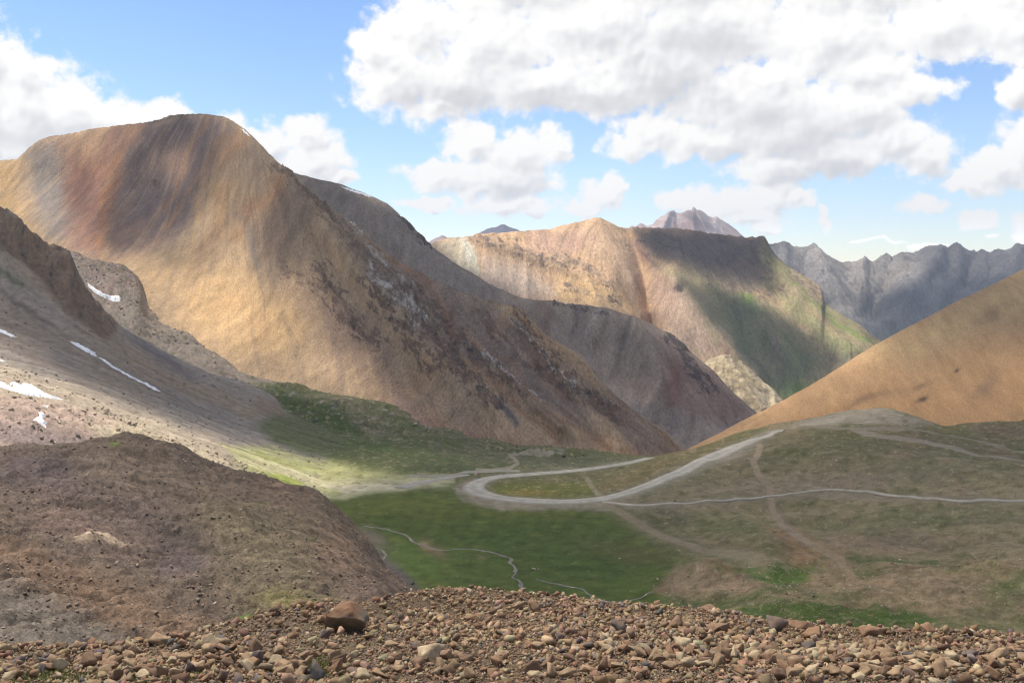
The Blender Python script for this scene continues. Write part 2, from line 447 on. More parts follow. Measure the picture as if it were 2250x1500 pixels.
def flow_streaks(L, wave, steps, seed, step=2.0, aniso=1.0):
    """noise smeared along the fall line (line integral convolution)"""
    X, Y, Z = L.X, L.Y, gsmooth(gsmooth(L.Z, 12, 0), 12, 1)
    xr, xc = np.gradient(X); yr, yc = np.gradient(Y); zr, zc = np.gradient(Z)
    det = xr * yc - xc * yr; det = np.where(np.abs(det) < 1e-9, 1e-9, det)
    gx = (yc * zr - yr * zc) / det; gy = (-xc * zr + xr * zc) / det
    n = np.hypot(gx, gy) + 1e-9; gx, gy = gx / n, gy / n
    vr = (yc * gx - xc * gy) / det; vc = (-yr * gx + xr * gy) / det
    n = np.hypot(vr, vc) + 1e-9; vr, vc = (vr / n).astype(np.float32), (vc / n).astype(np.float32)
    R, C = X.shape
    rr, cc = np.mgrid[0:R, 0:C].astype(np.float32)
    N = fbm(cc, rr, wave, 3, seed).astype(np.float32)
    acc = N.copy(); tot = 1.0
    for sgn in (1, -1):
        r, c = rr.copy(), cc.copy()
        for k in range(steps):
            a, b = bil(vr, r, c), bil(vc, r, c)
            r = np.clip(r + sgn * step * a, 0, R - 1.01); c = np.clip(c + sgn * step * b, 0, C - 1.01)
            acc += bil(N, r, c); tot += 1
    acc /= tot
    acc = (acc - acc.mean()) / (acc.std() + 1e-9)
    return np.clip(acc, -2.5, 2.5)

def surf(L, px, py):
    """the visible point of a sheet seen at (px, py)"""
    c = int(round((px - L.px0) / L.dpx)); c = max(0, min(L.Y.shape[1] - 1, c))
    pyc = HORIZ - L.Z[:, c] / L.Y[:, c] * FPX
    idx = np.where(pyc <= py)[0]
    r = idx[0] if len(idx) else int(np.argmin(pyc))
    if r == 0: y = L.Y[0, c]
    else:
        a, b = pyc[r - 1], pyc[r]; t = (a - py) / (a - b) if a != b else 0
        t = min(max(t, 0), 1); y = L.Y[r - 1, c] * (1 - t) + L.Y[r, c] * t
    return (px - CX) / FPX * y, y
def height(L, x, y):
    x = np.atleast_1d(np.asarray(x, float)); y = np.atleast_1d(np.asarray(y, float))
    cf = (x / y * FPX + CX - L.px0) / L.dpx
    cf = np.clip(cf, 0, L.Y.shape[1] - 1.001); c0 = cf.astype(int); fc = cf - c0
    out = np.zeros_like(x)
    for dc, w in ((0, 1 - fc), (1, fc)):
        c = c0 + dc
        Yc = L.Y[:, c]                                     # R x n
        r = np.argmax(Yc > y[None, :], axis=0); r = np.clip(r, 1, L.Y.shape[0] - 1)
        a = Yc[r - 1, np.arange(len(x))]; b = Yc[r, np.arange(len(x))]
        t = np.clip((y - a) / (b - a + 1e-9), 0, 1)
        out += w * (L.Z[r - 1, c] * (1 - t) + L.Z[r, c] * t)
    return out

def paint(L, base, strokes, warp=(30, 14), seed=50, start=None):
    """base colour and patches of other ground in the sheet's own map"""
    wx = fbm(L.px, L.py, warp[0] * 3, 4, seed) * warp[0]; wy = fbm(L.px, L.py, warp[0] * 3, 4, seed + 9) * warp[1]
    px, py = L.px + wx, L.py + wy
    col = np.empty(L.px.shape + (3,), np.float32); col[:] = lin(base) if start is None else start
    for s in strokes:
        k = s[0]
        if k == 'poly': m = poly_mask(px, py, s[1], s[2]); rgb, a = s[3], s[4]
        elif k == 'line': m = np.exp(-(seg_dist(px, py, s[1]) / s[2]) ** 2); rgb, a = s[3], s[4]
        elif k == 'xline': m = smooth(s[2], s[2] * 0.6, seg_dist(L.px, L.py, s[1])); rgb, a = s[3], s[4]
        elif k == 'blob':
            cx, cy, rx, ry, an = s[1]; ca, sa = math.cos(math.radians(an)), math.sin(math.radians(an))
            dx, dy = px - cx, py - cy
            q = ((dx * ca + dy * sa) / rx) ** 2 + ((-dx * sa + dy * ca) / ry) ** 2
            m = np.exp(-q * 1.2); rgb, a = s[2], s[3]
        m = (m * a)[..., None]
        col = col * (1 - m) + lin(rgb) * m
    return col

def mixc(col, m, rgb): 
    m = np.clip(m, 0, 1)[..., None]
    return col * (1 - m) + lin(rgb) * m

def finish(L, col, mat, kind='structure', name=None):
    R, C = L.Y.shape
    v = np.stack([L.X, L.Y, L.Z], -1).reshape(-1, 3)
    i = np.arange(R * C).reshape(R, C)
    f = np.stack([i[:-1, :-1], i[:-1, 1:], i[1:, 1:], i[1:, :-1]], -1).reshape(-1, 4)
    o = mesh_from(name or L.name, v, f, True, np.clip(col * ALB, 0.004, 0.95).reshape(-1, 3), mat)
    tag(o, kind=kind)
    L.py = (HORIZ - L.Z / L.Y * FPX).astype(np.float32)
    L.obj = o
    return o

# ================================================================== THE LAND
EXT = (-260, 2510)
# ---- rubble bank in front
A = make_layer('rubble_bank', -1100, 3350, 3.2, [
  [(-340,2400,3.6),(2590,2400,3.6)],
  [(-340,1640,10.5),(2590,1640,10.5)],
  [(-340,1520,14),(700,1510,14),(2590,1510,13.5)],
  [(-340,1472,17),(0,1472,17.2),(500,1448,18.5),(900,1400,22),(1200,1400,22),(1700,1430,20),(2590,1450,19)],
  [(-340,1447,19.5),(0,1446,20),(240,1450,20),(330,1438,21),(450,1408,21.5),(560,1378,22.5),(700,1345,24),(800,1340,26),(930,1308,32),(1000,1300,34),(1100,1306,34),
   (1200,1317,33),(1350,1334,32),(1500,1350,30),(1700,1376,28.5),(1900,1396,27),(2100,1406,26),(2250,1413,26),(2590,1415,25)]],
  [40, 70, 90, 90], back=(16, 14), ss=20)
# ---- brown scree hill, left, nearer
B = make_layer('scree_hill', -340, 1100, 2.2, [
  [(-340,1750,38),(1100,1750,38)],
  [(-340,1420,72),(0,1410,75),(300,1405,80),(600,1395,86),(1100,1420,96)],
  [(-340,1260,100),(0,1260,104),(300,1275,110),(600,1265,122),(800,1310,128),(950,1385,132),(1100,1440,130)],
  [(-340,1110,140),(0,1110,140),(200,1095,150),(300,1115,152),(450,1125,160),(600,1140,166),(750,1200,165),(880,1320,150),(960,1390,142),(1100,1450,135)],
  [(-340,965,205),(0,985,200),(140,978,200),(270,962,205),(350,972,208),(450,1018,212),(520,1040,216),(590,1060,220),(650,1073,226),(690,1080,228),(720,1102,222),(760,1145,212),
   (800,1192,202),(860,1258,185),(930,1325,168),(1000,1390,155),(1100,1470,140)]],
  [30, 120, 120, 120], back=(45, 30), ss=8,
  carve=[([(60,1060),(260,1130),(470,1210),(640,1310)], 13, -1.8), ([(350,990),(470,1090),(560,1230)], 14, 1.6), ([(560,1075),(660,1160),(760,1290)], 14, -1.6), ([(-50,1130),(200,1180),(420,1260),(560,1330)], 30, -2.2), ([(440,1130),(600,1100),(700,1120)], 40, 2.5), ([(300,1150),(380,1190),(420,1230)], 30, -2.0),
         ([(0,1190),(250,1290),(480,1370)], 22, 1.2)])
# ---- upper scree slope, left
Cc = make_layer('scree_slope', -340, 1160, 2.2, [
  [(-340,1075,235),(0,1085,240),(300,1075,250),(600,1130,280),(800,1300,300),(1160,1400,300)],
  [(-340,855,300),(0,868,315),(150,890,328),(300,932,336),(450,988,344),(560,1046,348),(640,1078,352),(700,1096,356),(800,1135,360),(1160,1200,370)],
  [(-340,740,400),(0,790,390),(200,850,395),(400,930,400),(600,1010,400),(750,1058,400),(900,1095,398),(1160,1150,400)],
  [(-340,640,470),(0,700,465),(200,770,460),(400,880,455),(600,980,440),(800,1028,436),(1000,1075,430),(1160,1110,430)],
  [(-340,300,580),(-100,420,570),(-30,455,565),(0,467,562),(30,478,562),(60,505,560),(110,545,560),(150,560,558),(165,590,556),(185,630,552),(215,672,548),(250,702,546),(300,735,545),(350,762,545),(450,808,540),
   (600,872,530),(625,900,515),(700,938,500),(800,978,485),(900,1020,470),(1000,1050,460),(1160,1090,450)]],
  [70, 90, 110, 150], back=(50, 30), ss=2,
  carve=[([(0,480),(120,570),(180,660),(240,740)], 26, 5), ([(60,560),(200,700),(400,820)], 40, -4), ([(0,680),(150,790),(330,870)], 30, -1.5)])
# ---- valley floor, moraine and the near hummocks on the right
D = make_layer('valley_floor', -340, 2590, 2.4, [
  [(-340,1640,150),(2590,1640,150)],
  [(-340,1410,222),(1400,1400,222),(1700,1400,205),(2250,1400,190),(2590,1400,185)],
  [(-340,1300,262),(1000,1310,255),(1400,1300,255),(1500,1280,255),(1640,1270,252),(1800,1290,240),(2000,1270,238),(2250,1260,232),(2590,1250,230)],
  [(-340,1200,305),(1000,1200,303),(1350,1200,300),(1500,1180,302),(1700,1200,290),(1800,1230,280),(1950,1200,290),(2250,1180,280),(2590,1160,275)],
  [(-340,1110,348),(900,1110,346),(1100,1108,347),(1300,1102,350),(1500,1085,350),(1700,1080,352),(1900,1075,345),(2250,1075,335),(2590,1070,330)],
  [(-340,1045,400),(700,1060,388),(1000,1045,398),(1150,1040,402),(1300,1032,405),(1450,1015,408),(1600,1000,405),(1750,990,400),(1900,985,398),(2050,1000,392),(2250,990,385),(2590,980,380)],
  [(-340,900,640),(300,860,650),(600,940,520),(760,950,510),(900,980,480),(1000,1005,465),(1150,1010,470),(1300,1012,470),(1400,1008,472),(1500,992,468),(1650,962,460),(1800,932,456),(1950,930,452),(2100,960,440),(2250,950,430),(2590,930,420)],
  [(-340,450,1300),(100,540,1150),(170,560,1100),(300,600,1040),(330,680,960),(420,742,860),(540,818,750),(600,840,710),(680,855,670),(760,868,640),(880,900,600),(1000,950,550),(1050,962,545),
   (1150,974,545),(1300,990,550),(1400,1001,545),(1440,1003,535),(1520,985,525),(1600,962,515),(1650,947,508),(1720,933,500),(1800,917,495),(1870,906,492),(1950,904,490),(2020,918,486),(2080,936,482),(2150,927,478),(2250,915,470),(2590,880,455)]],
  [20, 70, 70, 70, 60, 60, 90], back=(90, 45), ss=8,
  carve=[([(1430,1290),(1500,1255),(1600,1245),(1640,1265)], 22, 4), ([(1800,1330),(1950,1280),(2080,1250),(2250,1240)], 40, 5), ([(1700,1330),(1850,1320),(1950,1345)], 30, 3),
         ([(1500,1235),(1700,1225),(1860,1245),(2100,1240)], 16, -4), ([(1560,1120),(1660,1180),(1700,1230)], 30, 5), ([(1900,1170),(2050,1130),(2250,1150)], 50, 10), ([(1750,1160),(1950,1120),(2200,1120)], 22, -6), ([(1450,1150),(1560,1200),(1640,1235)], 20, -5),
         ([(1500,1110),(1700,1110),(1900,1110)], 14, -2), ([(1650,1020),(1900,1010),(2200,1050)], 40, 5)])
# ---- orange hill on the right
Hh = make_layer('ochre_hill', 1400, 2590, 2.6, [
  [(1400,1090,520),(1600,1020,540),(1900,980,555),(2590,980,540)],
  [(1400,1070,550),(1600,970,575),(1900,880,590),(2250,760,630),(2590,680,650)],
  [(1400,1060,590),(1480,1010,592),(1530,984,595),(1600,945,600),(1700,890,606),(1800,834,616),(1870,790,624),(1940,748,632),(2050,690,655),(2150,640,680),(2250,590,710),(2590,430,790)]],
  [110, 150], back=(120, 60), ss=10)
# ---- the big mountain
F = make_layer('great_mountain', -340, 1640, 2.2, [
  [(-340,700,1150),(0,640,1120),(160,640,1060),(300,680,960),(420,790,840),(540,860,730),(600,880,700),(760,910,620),(1000,990,520),(1150,1005,530),(1300,1020,545),(1400,1040,560),(1530,1080,580),(1640,1120,590)],
  [(-340,560,1300),(0,500,1280),(160,500,1230),(300,560,1120),(430,640,1010),(600,740,840),(760,800,720),(900,850,640),(1000,880,590),(1200,920,575),(1400,985,585),(1530,1050,600),(1640,1110,605)],
  [(-340,480,1400),(0,420,1390),(160,400,1370),(300,420,1290),(430,430,1230),(600,560,980),(760,640,830),(900,720,720),(1000,760,665),(1200,830,625),(1400,950,605),(1530,1025,620),(1640,1100,620)],
  [(-340,420,1480),(0,352,1460),(35,350,1460),(60,330,1455),(100,306,1450),(170,291,1440),(250,276,1420),(320,268,1390),(345,262,1380),(380,252,1370),(430,250,1350),(490,257,1310),(510,268,1290),(540,290,1240),(570,318,1195),
   (600,346,1150),(620,362,1120),(640,372,1090),(660,398,1060),(690,428,1020),(720,450,985),(760,480,935),(800,510,890),(830,540,860),(900,592,800),(950,622,765),(1000,645,735),(1080,672,710),(1140,668,700),(1165,690,694),(1200,722,686),
   (1240,745,678),(1280,772,670),(1310,815,662),(1340,850,655),(1370,882,650),(1400,905,645),(1450,938,642),(1500,984,645),(1530,1008,648),(1640,1090,660)]],
  [110, 130, 120], back=(160, 110), ss=2,
  carve=[([(600,360),(760,560),(900,740),(1060,900)], 30, 14), ([(700,560),(820,760),(900,860)], 28, -8), ([(900,640),(1060,800),(1230,930)], 26, 10), ([(1140,680),(1220,800),(1340,930),(1400,1000)], 18, 9),
         ([(1020,760),(1150,900),(1260,980)], 22, -7), ([(430,260),(350,420),(250,560)], 60, -26), ([(540,300),(470,450),(420,620)], 55, 14), ([(330,270),(200,470)], 30, 10), ([(640,390),(620,560),(640,760)], 34, 9)])
# ---- grey ridge behind it
G = make_layer('grey_ridge', 560, 1860, 2.4, [
  [(560,1000,860),(1000,995,850),(1400,1000,830),(1530,1010,800),(1660,1030,770),(1860,1080,740)],
  [(560,800,1000),(1000,820,960),(1200,860,930),(1400,880,910),(1530,930,860),(1660,980,820),(1860,1060,780)],
  [(560,360,1380),(640,380,1345),(690,391,1325),(715,396,1320),(750,406,1300),(790,420,1285),(820,433,1275),(850,448,1260),(880,475,1240),(905,492,1220),(922,508,1205),(930,524,1198),(945,536,1190),(1000,575,1150),(1050,606,1120),
   (1100,636,1090),(1150,655,1075),(1210,663,1062),(1260,670,1058),(1330,674,1052),(1380,690,1040),(1420,706,1025),(1480,738,1000),(1520,775,975),(1560,810,950),(1620,868,915),(1670,911,890),(1720,960,850),(1860,1050,800)]],
  [90, 170], back=(120, 90), ss=2,
  carve=[([(1400,700),(1440,800),(1470,900)], 30, 8), ([(1520,780),(1540,860),(1600,930)], 22, -6), ([(1290,680),(1300,760),(1330,840)], 26, -7), ([(1180,670),(1230,760),(1300,830)], 20, 7)])
# ---- pale outcrop
J = make_layer('pale_outcrop', 1480, 1880, 1.6, [
  [(1480,1010,1060),(1880,1010,1060)],
  [(1480,860,1180),(1540,806,1200),(1562,790,1205),(1585,783,1208),(1608,788,1208),(1630,800,1205),(1660,822,1200),(1690,850,1195),(1722,882,1190),(1760,925,1180),(1880,1000,1170)]],
  [110], back=(60, 60), ss=1, carve=[([(1590,790),(1640,850),(1680,900)], 14, 12), ([(1620,800),(1690,880)], 8, -8)])
# ---- middle mountain
I = make_layer('middle_mountain', 780, 2140, 2.0, [
  [(780,900,2000),(2140,900,2000)],
  [(780,740,2250),(1000,700,2300),(1200,690,2330),(1330,680,2300),(1430,690,2380),(1480,660,2310),(1600,700,2280),(1750,760,2160),(1900,820,2080),(2140,880,2050)],
  [(780,640,2500),(860,590,2540),(950,531,2590),(975,524,2595),(1010,519,2600),(1035,514,2610),(1060,508,2615),(1100,507,2620),(1150,505,2630),(1175,503,2630),(1200,503,2640),(1235,494,2650),(1260,487,2660),(1275,484,2665),
   (1295,478,2675),(1315,476,2680),(1335,485,2680),(1360,496,2680),(1380,503,2675),(1405,500,2670),(1430,499,2660),(1470,503,2650),(1500,505,2645),(1520,503,2645),(1545,507,2640),(1580,515,2630),(1620,519,2620),(1660,522,2610),(1678,521,2600),(1686,533,2590),
   (1700,556,2560),(1725,578,2520),(1755,600,2480),(1795,626,2430),(1806,640,2400),(1812,662,2380),(1850,692,2330),(1900,722,2260),(1940,750,2200),(1985,778,2150),(2140,870,2080)]],
  [110, 160], back=(300, 180), ss=1,
  carve=[([(1382,505),(1410,600),(1430,690),(1440,780)], 14, -50), ([(1315,478),(1390,600),(1425,680)], 22, 34), ([(1470,600),(1560,720),(1650,830)], 22, 45), ([(1500,640),(1580,760),(1660,850)], 16, -30),
         ([(1040,515),(1180,560),(1280,600),(1330,680)], 16, 18), ([(1690,530),(1760,640),(1880,760)], 26, 20), ([(1640,560),(1740,700),(1820,800)], 24, -26)])
# ---- far range and the far peaks
Kk = make_layer('far_range', 1600, 2590, 2.2, [
  [(1600,860,4200),(2590,860,4200)],
  [(1600,560,5400),(1680,532,5500),(1705,534,5500),(1722,531,5500),(1745,545,5500),(1770,544,5480),(1785,538,5480),(1800,541,5480),(1815,556,5450),(1840,568,5450),(1860,573,5450),(1880,571,5450),(1900,562,5450),(1915,572,5450),(1930,566,5450),(1945,560,5450),
   (1960,561,5450),(1985,548,5450),(2010,553,5450),(2040,543,5460),(2068,537,5460),(2085,544,5460),(2105,540,5460),(2125,552,5460),(2145,555,5460),(2158,548,5460),(2175,556,5460),(2195,550,5460),(2215,555,5460),(2235,541,5460),(2255,539,5460),(2300,530,5460),(2590,500,5500)]],
  [170], back=(700, 500), ss=0,
  carve=[([(1785,540),(1760,620),(1700,700)], 22, -90), ([(1810,550),(1850,660),(1900,740)], 24, 120), ([(1960,560),(1940,640),(1900,700)], 18, -80), ([(2068,540),(2020,620),(1960,700)], 24, 130),
         ([(2150,555),(2120,620),(2080,680)], 16, -90), ([(2240,545),(2200,610),(2150,680)], 22, 110)])
Ll = make_layer('far_peak', 1340, 1720, 1.2, [
  [(1340,640,7600),(1720,640,7600)],
  [(1340,560,8150),(1375,508,8200),(1388,496,8200),(1396,498,8200),(1408,491,8200),(1420,496,8200),(1432,494,8200),(1444,482,8200),(1458,473,8200),(1470,466,8200),(1480,463,8200),(1487,468,8200),(1500,466,8200),(1512,462,8200),(1519,461,8200),(1524,454,8200),(1530,460,8200),(1545,465,8200),(1556,474,8200),
   (1566,477,8200),(1573,475,8200),(1584,482,8200),(1596,490,8200),(1612,501,8200),(1630,516,8200),(1660,545,8200),(1720,590,8150)]],
  [130], back=(500, 400), ss=0, carve=[([(1524,456),(1545,490),(1570,540)], 14, 260), ([(1470,465),(1455,500)], 10, 80)])
Mm = make_layer('far_blue_peak', 900, 1190, 1.4, [
  [(900,600,8200),(1190,600,8200)],
  [(900,560,8700),(940,534,8700),(958,522,8700),(972,518,8700),(985,524,8700),(1005,522,8700),(1020,526,8700),(1040,520,8700),(1062,507,8700),(1080,500,8700),(1092,498,8700),(1106,493,8700),(1120,499,8700),(1140,507,8700),(1160,516,8700),(1190,530,8700)]],
  [50], back=(500, 300), ss=0)

def rough(L, amp, scale, octv=6, seed=1, ridge=False, mask=1.0):
    fade = 1.0
    ky = .42 if L.name in ('great_mountain', 'grey_ridge', 'ochre_hill', 'middle_mountain', 'far_range') else .9     # features run down the slopes
    L.Z = L.Z + amp * mask * fbm(L.X + 0.35 * L.Z, L.Y * ky - 0.5 * ky * L.Z, scale, octv, seed, 0.55, ridge)

# ------------------------------------------------------------------ relief and ground colours
PX = lambda L: L.px
# ---- rubble bank
rough(A, 0.10, 9, 4, 11); rough(A, 0.07, 1.6, 5, 12)
col = paint(A, (104, 87, 68), [
  ('blob', (120,1480,110,34,0), (112,112,62), .85), ('blob', (700,1450,50,60,10), (116,112,68), .6), ('blob', (330,1500,120,20,0), (112,110,66), .5),
  ('blob', (1400,1480,300,60,0), (130,112,94), .5), ('poly', [(-300,1380),(900,1300),(900,1500),(-300,1500)], 120, (122,108,90), .6)], (18, 10), 51)
sp = fbm(A.X, A.Y, 0.35, 3, 77); col = col * (1 + 0.35 * sp[..., None])
finish(A, col, ground_material('rubble_ground', 0.05, 0.03, 0.3, fine_bump=0.8))

# ---- scree hill
st = flow_streaks(B, 14, 14, 5); st2 = flow_streaks(B, 5, 10, 6)
rough(B, 1.5, 45, 4, 21); rough(B, 0.75, 7, 5, 22); rough(B, 0.42, 1.8, 4, 23, True); rough(B, 1.6, 16, 4, 24, True)
B.Z += 0.10 * st
col = paint(B, (106, 91, 77), [
  ('poly', [(450,1110),(700,1110),(800,1230),(700,1330),(480,1290),(380,1190)], 60, (114,101,80), .85),
  ('blob', (560,1180,130,60,20), (124,112,86), .6), ('blob', (290,1040,200,50,5), (122,106,88), .5),
  ('poly', [(-200,1110),(0,1180),(200,1260),(430,1350),(560,1400),(330,1420),(140,1330),(-50,1230),(-200,1180)], 26, (122,99,79), .85),
  ('poly', [(-300,1250),(0,1295),(150,1350),(330,1420),(330,1500),(-300,1500)], 26, (116,106,94), .9),
  ('blob', (70,1030,120,34,0), (90,78,78), .75), ('blob', (130,1070,150,40,10), (100,86,82), .6), ('blob', (390,1190,110,55,20), (90,78,74), .7), ('blob', (300,1140,90,30,-10), (108,94,88), .5),
  ('blob', (180,1160,130,40,20), (132,108,96), .6), ('blob', (400,1240,60,30,0), (98,86,88), .6),
  ('blob', (740,1210,70,60,50), (132,106,86), .6), ('blob', (780,1280,120,50,40), (118,98,84), .6), ('blob', (620,1080,90,30,20), (122,100,84), .7),
  ('blob', (640,1322,90,22,5), (124,116,66), .75), ('blob', (540,1345,24,10,0), (84,104,44), .9), ('blob', (210,1193,50,8,3), (206,182,150), .85),  # the long pale blob is a sunlit patch painted into the colour
  ('blob', (250,985,14,6,0), (104,118,52), .8), ('blob', (572,1104,16,5,0), (104,112,52), .7), ('blob', (690,1178,16,6,0), (100,108,50), .6)], (26, 12), 52)
col *= (1 + 0.10 * st + 0.06 * st2)[..., None]
col *= (1 + 0.45 * fbm(B.X, B.Y, 1.2, 4, 78) + 0.35 * fbm(B.X, B.Y, 0.5, 2, 79))[..., None]
finish(B, col, ground_material('scree_ground', 0.22, 0.12, 0.28, fine_bump=0.7))

# ---- upper scree slope
st = flow_streaks(Cc, 16, 26, 7); st2 = flow_streaks(Cc, 5, 20, 8)
rib = poly_mask(Cc.px + 10 * fbm(Cc.px, Cc.py, 40, 3, 5), Cc.py, [(-340,380),(0,462),(60,505),(110,545),(152,560),(190,640),(216,672),(262,705),(235,745),(200,720),(150,690),(110,640),(60,580),(0,545),(-340,470)], 10)
low = poly_mask(Cc.px, Cc.py, [(-340,850),(0,868),(150,890),(300,932),(450,988),(560,1046),(700,1092),(700,1200),(-340,1200)], 14)
rough(Cc, 3.0, 90, 4, 31); rough(Cc, 0.5, 9, 4, 32)
rough(Cc, 4.5, 22, 6, 33, True, rib); rough(Cc, 3.0, 14, 4, 36, mask=rib); rough(Cc, 1.3, 6, 5, 34, True, low)
top_band = np.exp(-(seg_dist(Cc.px, Cc.py, [(0,470),(60,505),(110,545),(152,560),(190,640),(216,672)]) / 16) ** 2)
rough(Cc, 5.0, 12, 4, 35, True, top_band)
Cc.Z += 0.30 * st * (1 - low)
col = paint(Cc, (152, 140, 126), [
  ('poly', [(-300,560),(0,620),(200,740),(420,860),(300,880),(100,780),(-300,640)], 40, (152,132,110), .6),
  ('line', [(-20,520),(120,640),(260,760),(420,850),(560,900)], 22, (162,138,108), .6),
  ('poly', [(-300,760),(0,800),(160,850),(330,905),(500,975),(640,1030),(700,1060),(600,1050),(400,975),(150,895),(-300,850)], 20, (196,176,148), .8),  # sunlit strip painted in as paler scree, here and in the next two
  ('poly', [(-300,850),(0,868),(150,890),(300,932),(450,988),(560,1046),(700,1092),(700,1200),(-300,1200)], 12, (186,160,140), .9),
  ('poly', [(200,930),(300,932),(450,988),(560,1046),(680,1092),(600,1100),(400,1040),(230,985)], 25, (200,184,148), .8),
  ('blob', (60,960,140,40,10), (136,120,116), .7), ('blob', (150,980,120,24,10), (120,108,104), .6),
  ('poly', [(560,930),(620,895),(700,915),(900,980),(1160,1020),(1160,1060),(900,1045),(700,1005),(600,975)], 16, (104,110,66), .85), ('poly', [(480,975),(600,985),(740,1020),(900,1048),(1160,1060),(1160,1200),(560,1060)], 10, (178,174,118), .85),  # the second outline paints the sunlit strip in as a paler tone
  ('poly', [(520,1010),(640,1025),(800,1050),(900,1070),(900,1100),(700,1095),(560,1046)], 16, (200,188,146), .9),
  ('poly', [(545,1030),(640,1050),(700,1075),(690,1085),(600,1065)], 8, (160,166,78), .9),
  ('line', [(560,1000),(700,1035),(840,1055)], 7, (150,152,80), .6),
  ('blob', (150,795,60,20,30), (126,118,112), .5), ('blob', (420,900,80,24,30), (124,114,106), .4), ('line', [(-100,690),(60,780),(180,830)], 10, (120,100,90), .4),
  ('line', [(0,590),(50,625)], 9, (92,92,64), .7), ('line', [(0,632),(60,680),(110,715)], 5, (96,84,78), .6), ('line', [(240,690),(330,760),(420,830)], 14, (112,104,104), .7), ('poly', [(560,870),(620,880),(640,905),(560,900)], 10, (150,126,104), .7)], (24, 12), 53)
col = mixc(col, rib, (124, 106, 90)); rk = fbm(Cc.px * .8 + Cc.py * .4, Cc.py * .5 - Cc.px * .3, 16, 5, 90, .65, True)
col = mixc(col, rib * smooth(-.15, .2, rk), (136, 112, 90)); col = mixc(col, rib * smooth(-.3, -.75, rk), (72, 64, 60))
col *= (1 + 0.06 * st * (1 - rib) + 0.04 * st2)[..., None]
col *= (1 + 0.3 * fbm(Cc.X, Cc.Y, 3, 4, 80) + low * .4 * fbm(Cc.X, Cc.Y, 1.2, 2, 81))[..., None]
finish(Cc, col, ground_material('slope_ground', 0.5, 0.25, 0.18, fine_bump=0.5))

# ---- valley floor
st = flow_streaks(D, 10, 18, 9)
mor = poly_mask(D.px, D.py, [(-340,350),(170,520),(300,590),(420,735),(560,820),(760,868),(900,905),(1000,950),(1150,975),(1300,990),(1250,1010),(1000,985),(760,950),(560,880),(380,790),(250,740),(-340,600)], 14)
hum = poly_mask(D.px, D.py, [(1440,1290),(1500,1240),(1700,1240),(2590,1230),(2590,1390),(1900,1400),(1400,1345)], 20)
rgt = smooth(1350, 1700, D.px)
mead = poly_mask(D.px, D.py, [(700,1095),(1000,1052),(1050,1110),(1350,1115),(1500,1240),(1400,1400),(600,1400)], 20)
rough(D, 5.5, 90, 4, 41, mask=rgt * (1 - hum * .4) + .12); rough(D, 3.0, 30, 5, 42, mask=np.maximum(hum * 1.2, rgt * .45)); rough(D, 7.0, 40, 5, 43, mask=mor)
rough(D, 1.6, 6, 4, 44, True, mor); rough(D, 1.1, 9, 5, 45, mask=np.maximum(hum, rgt * .6) + .08)
GR = (88, 104, 50); BR = (132, 112, 84); TAN = (156, 128, 98)
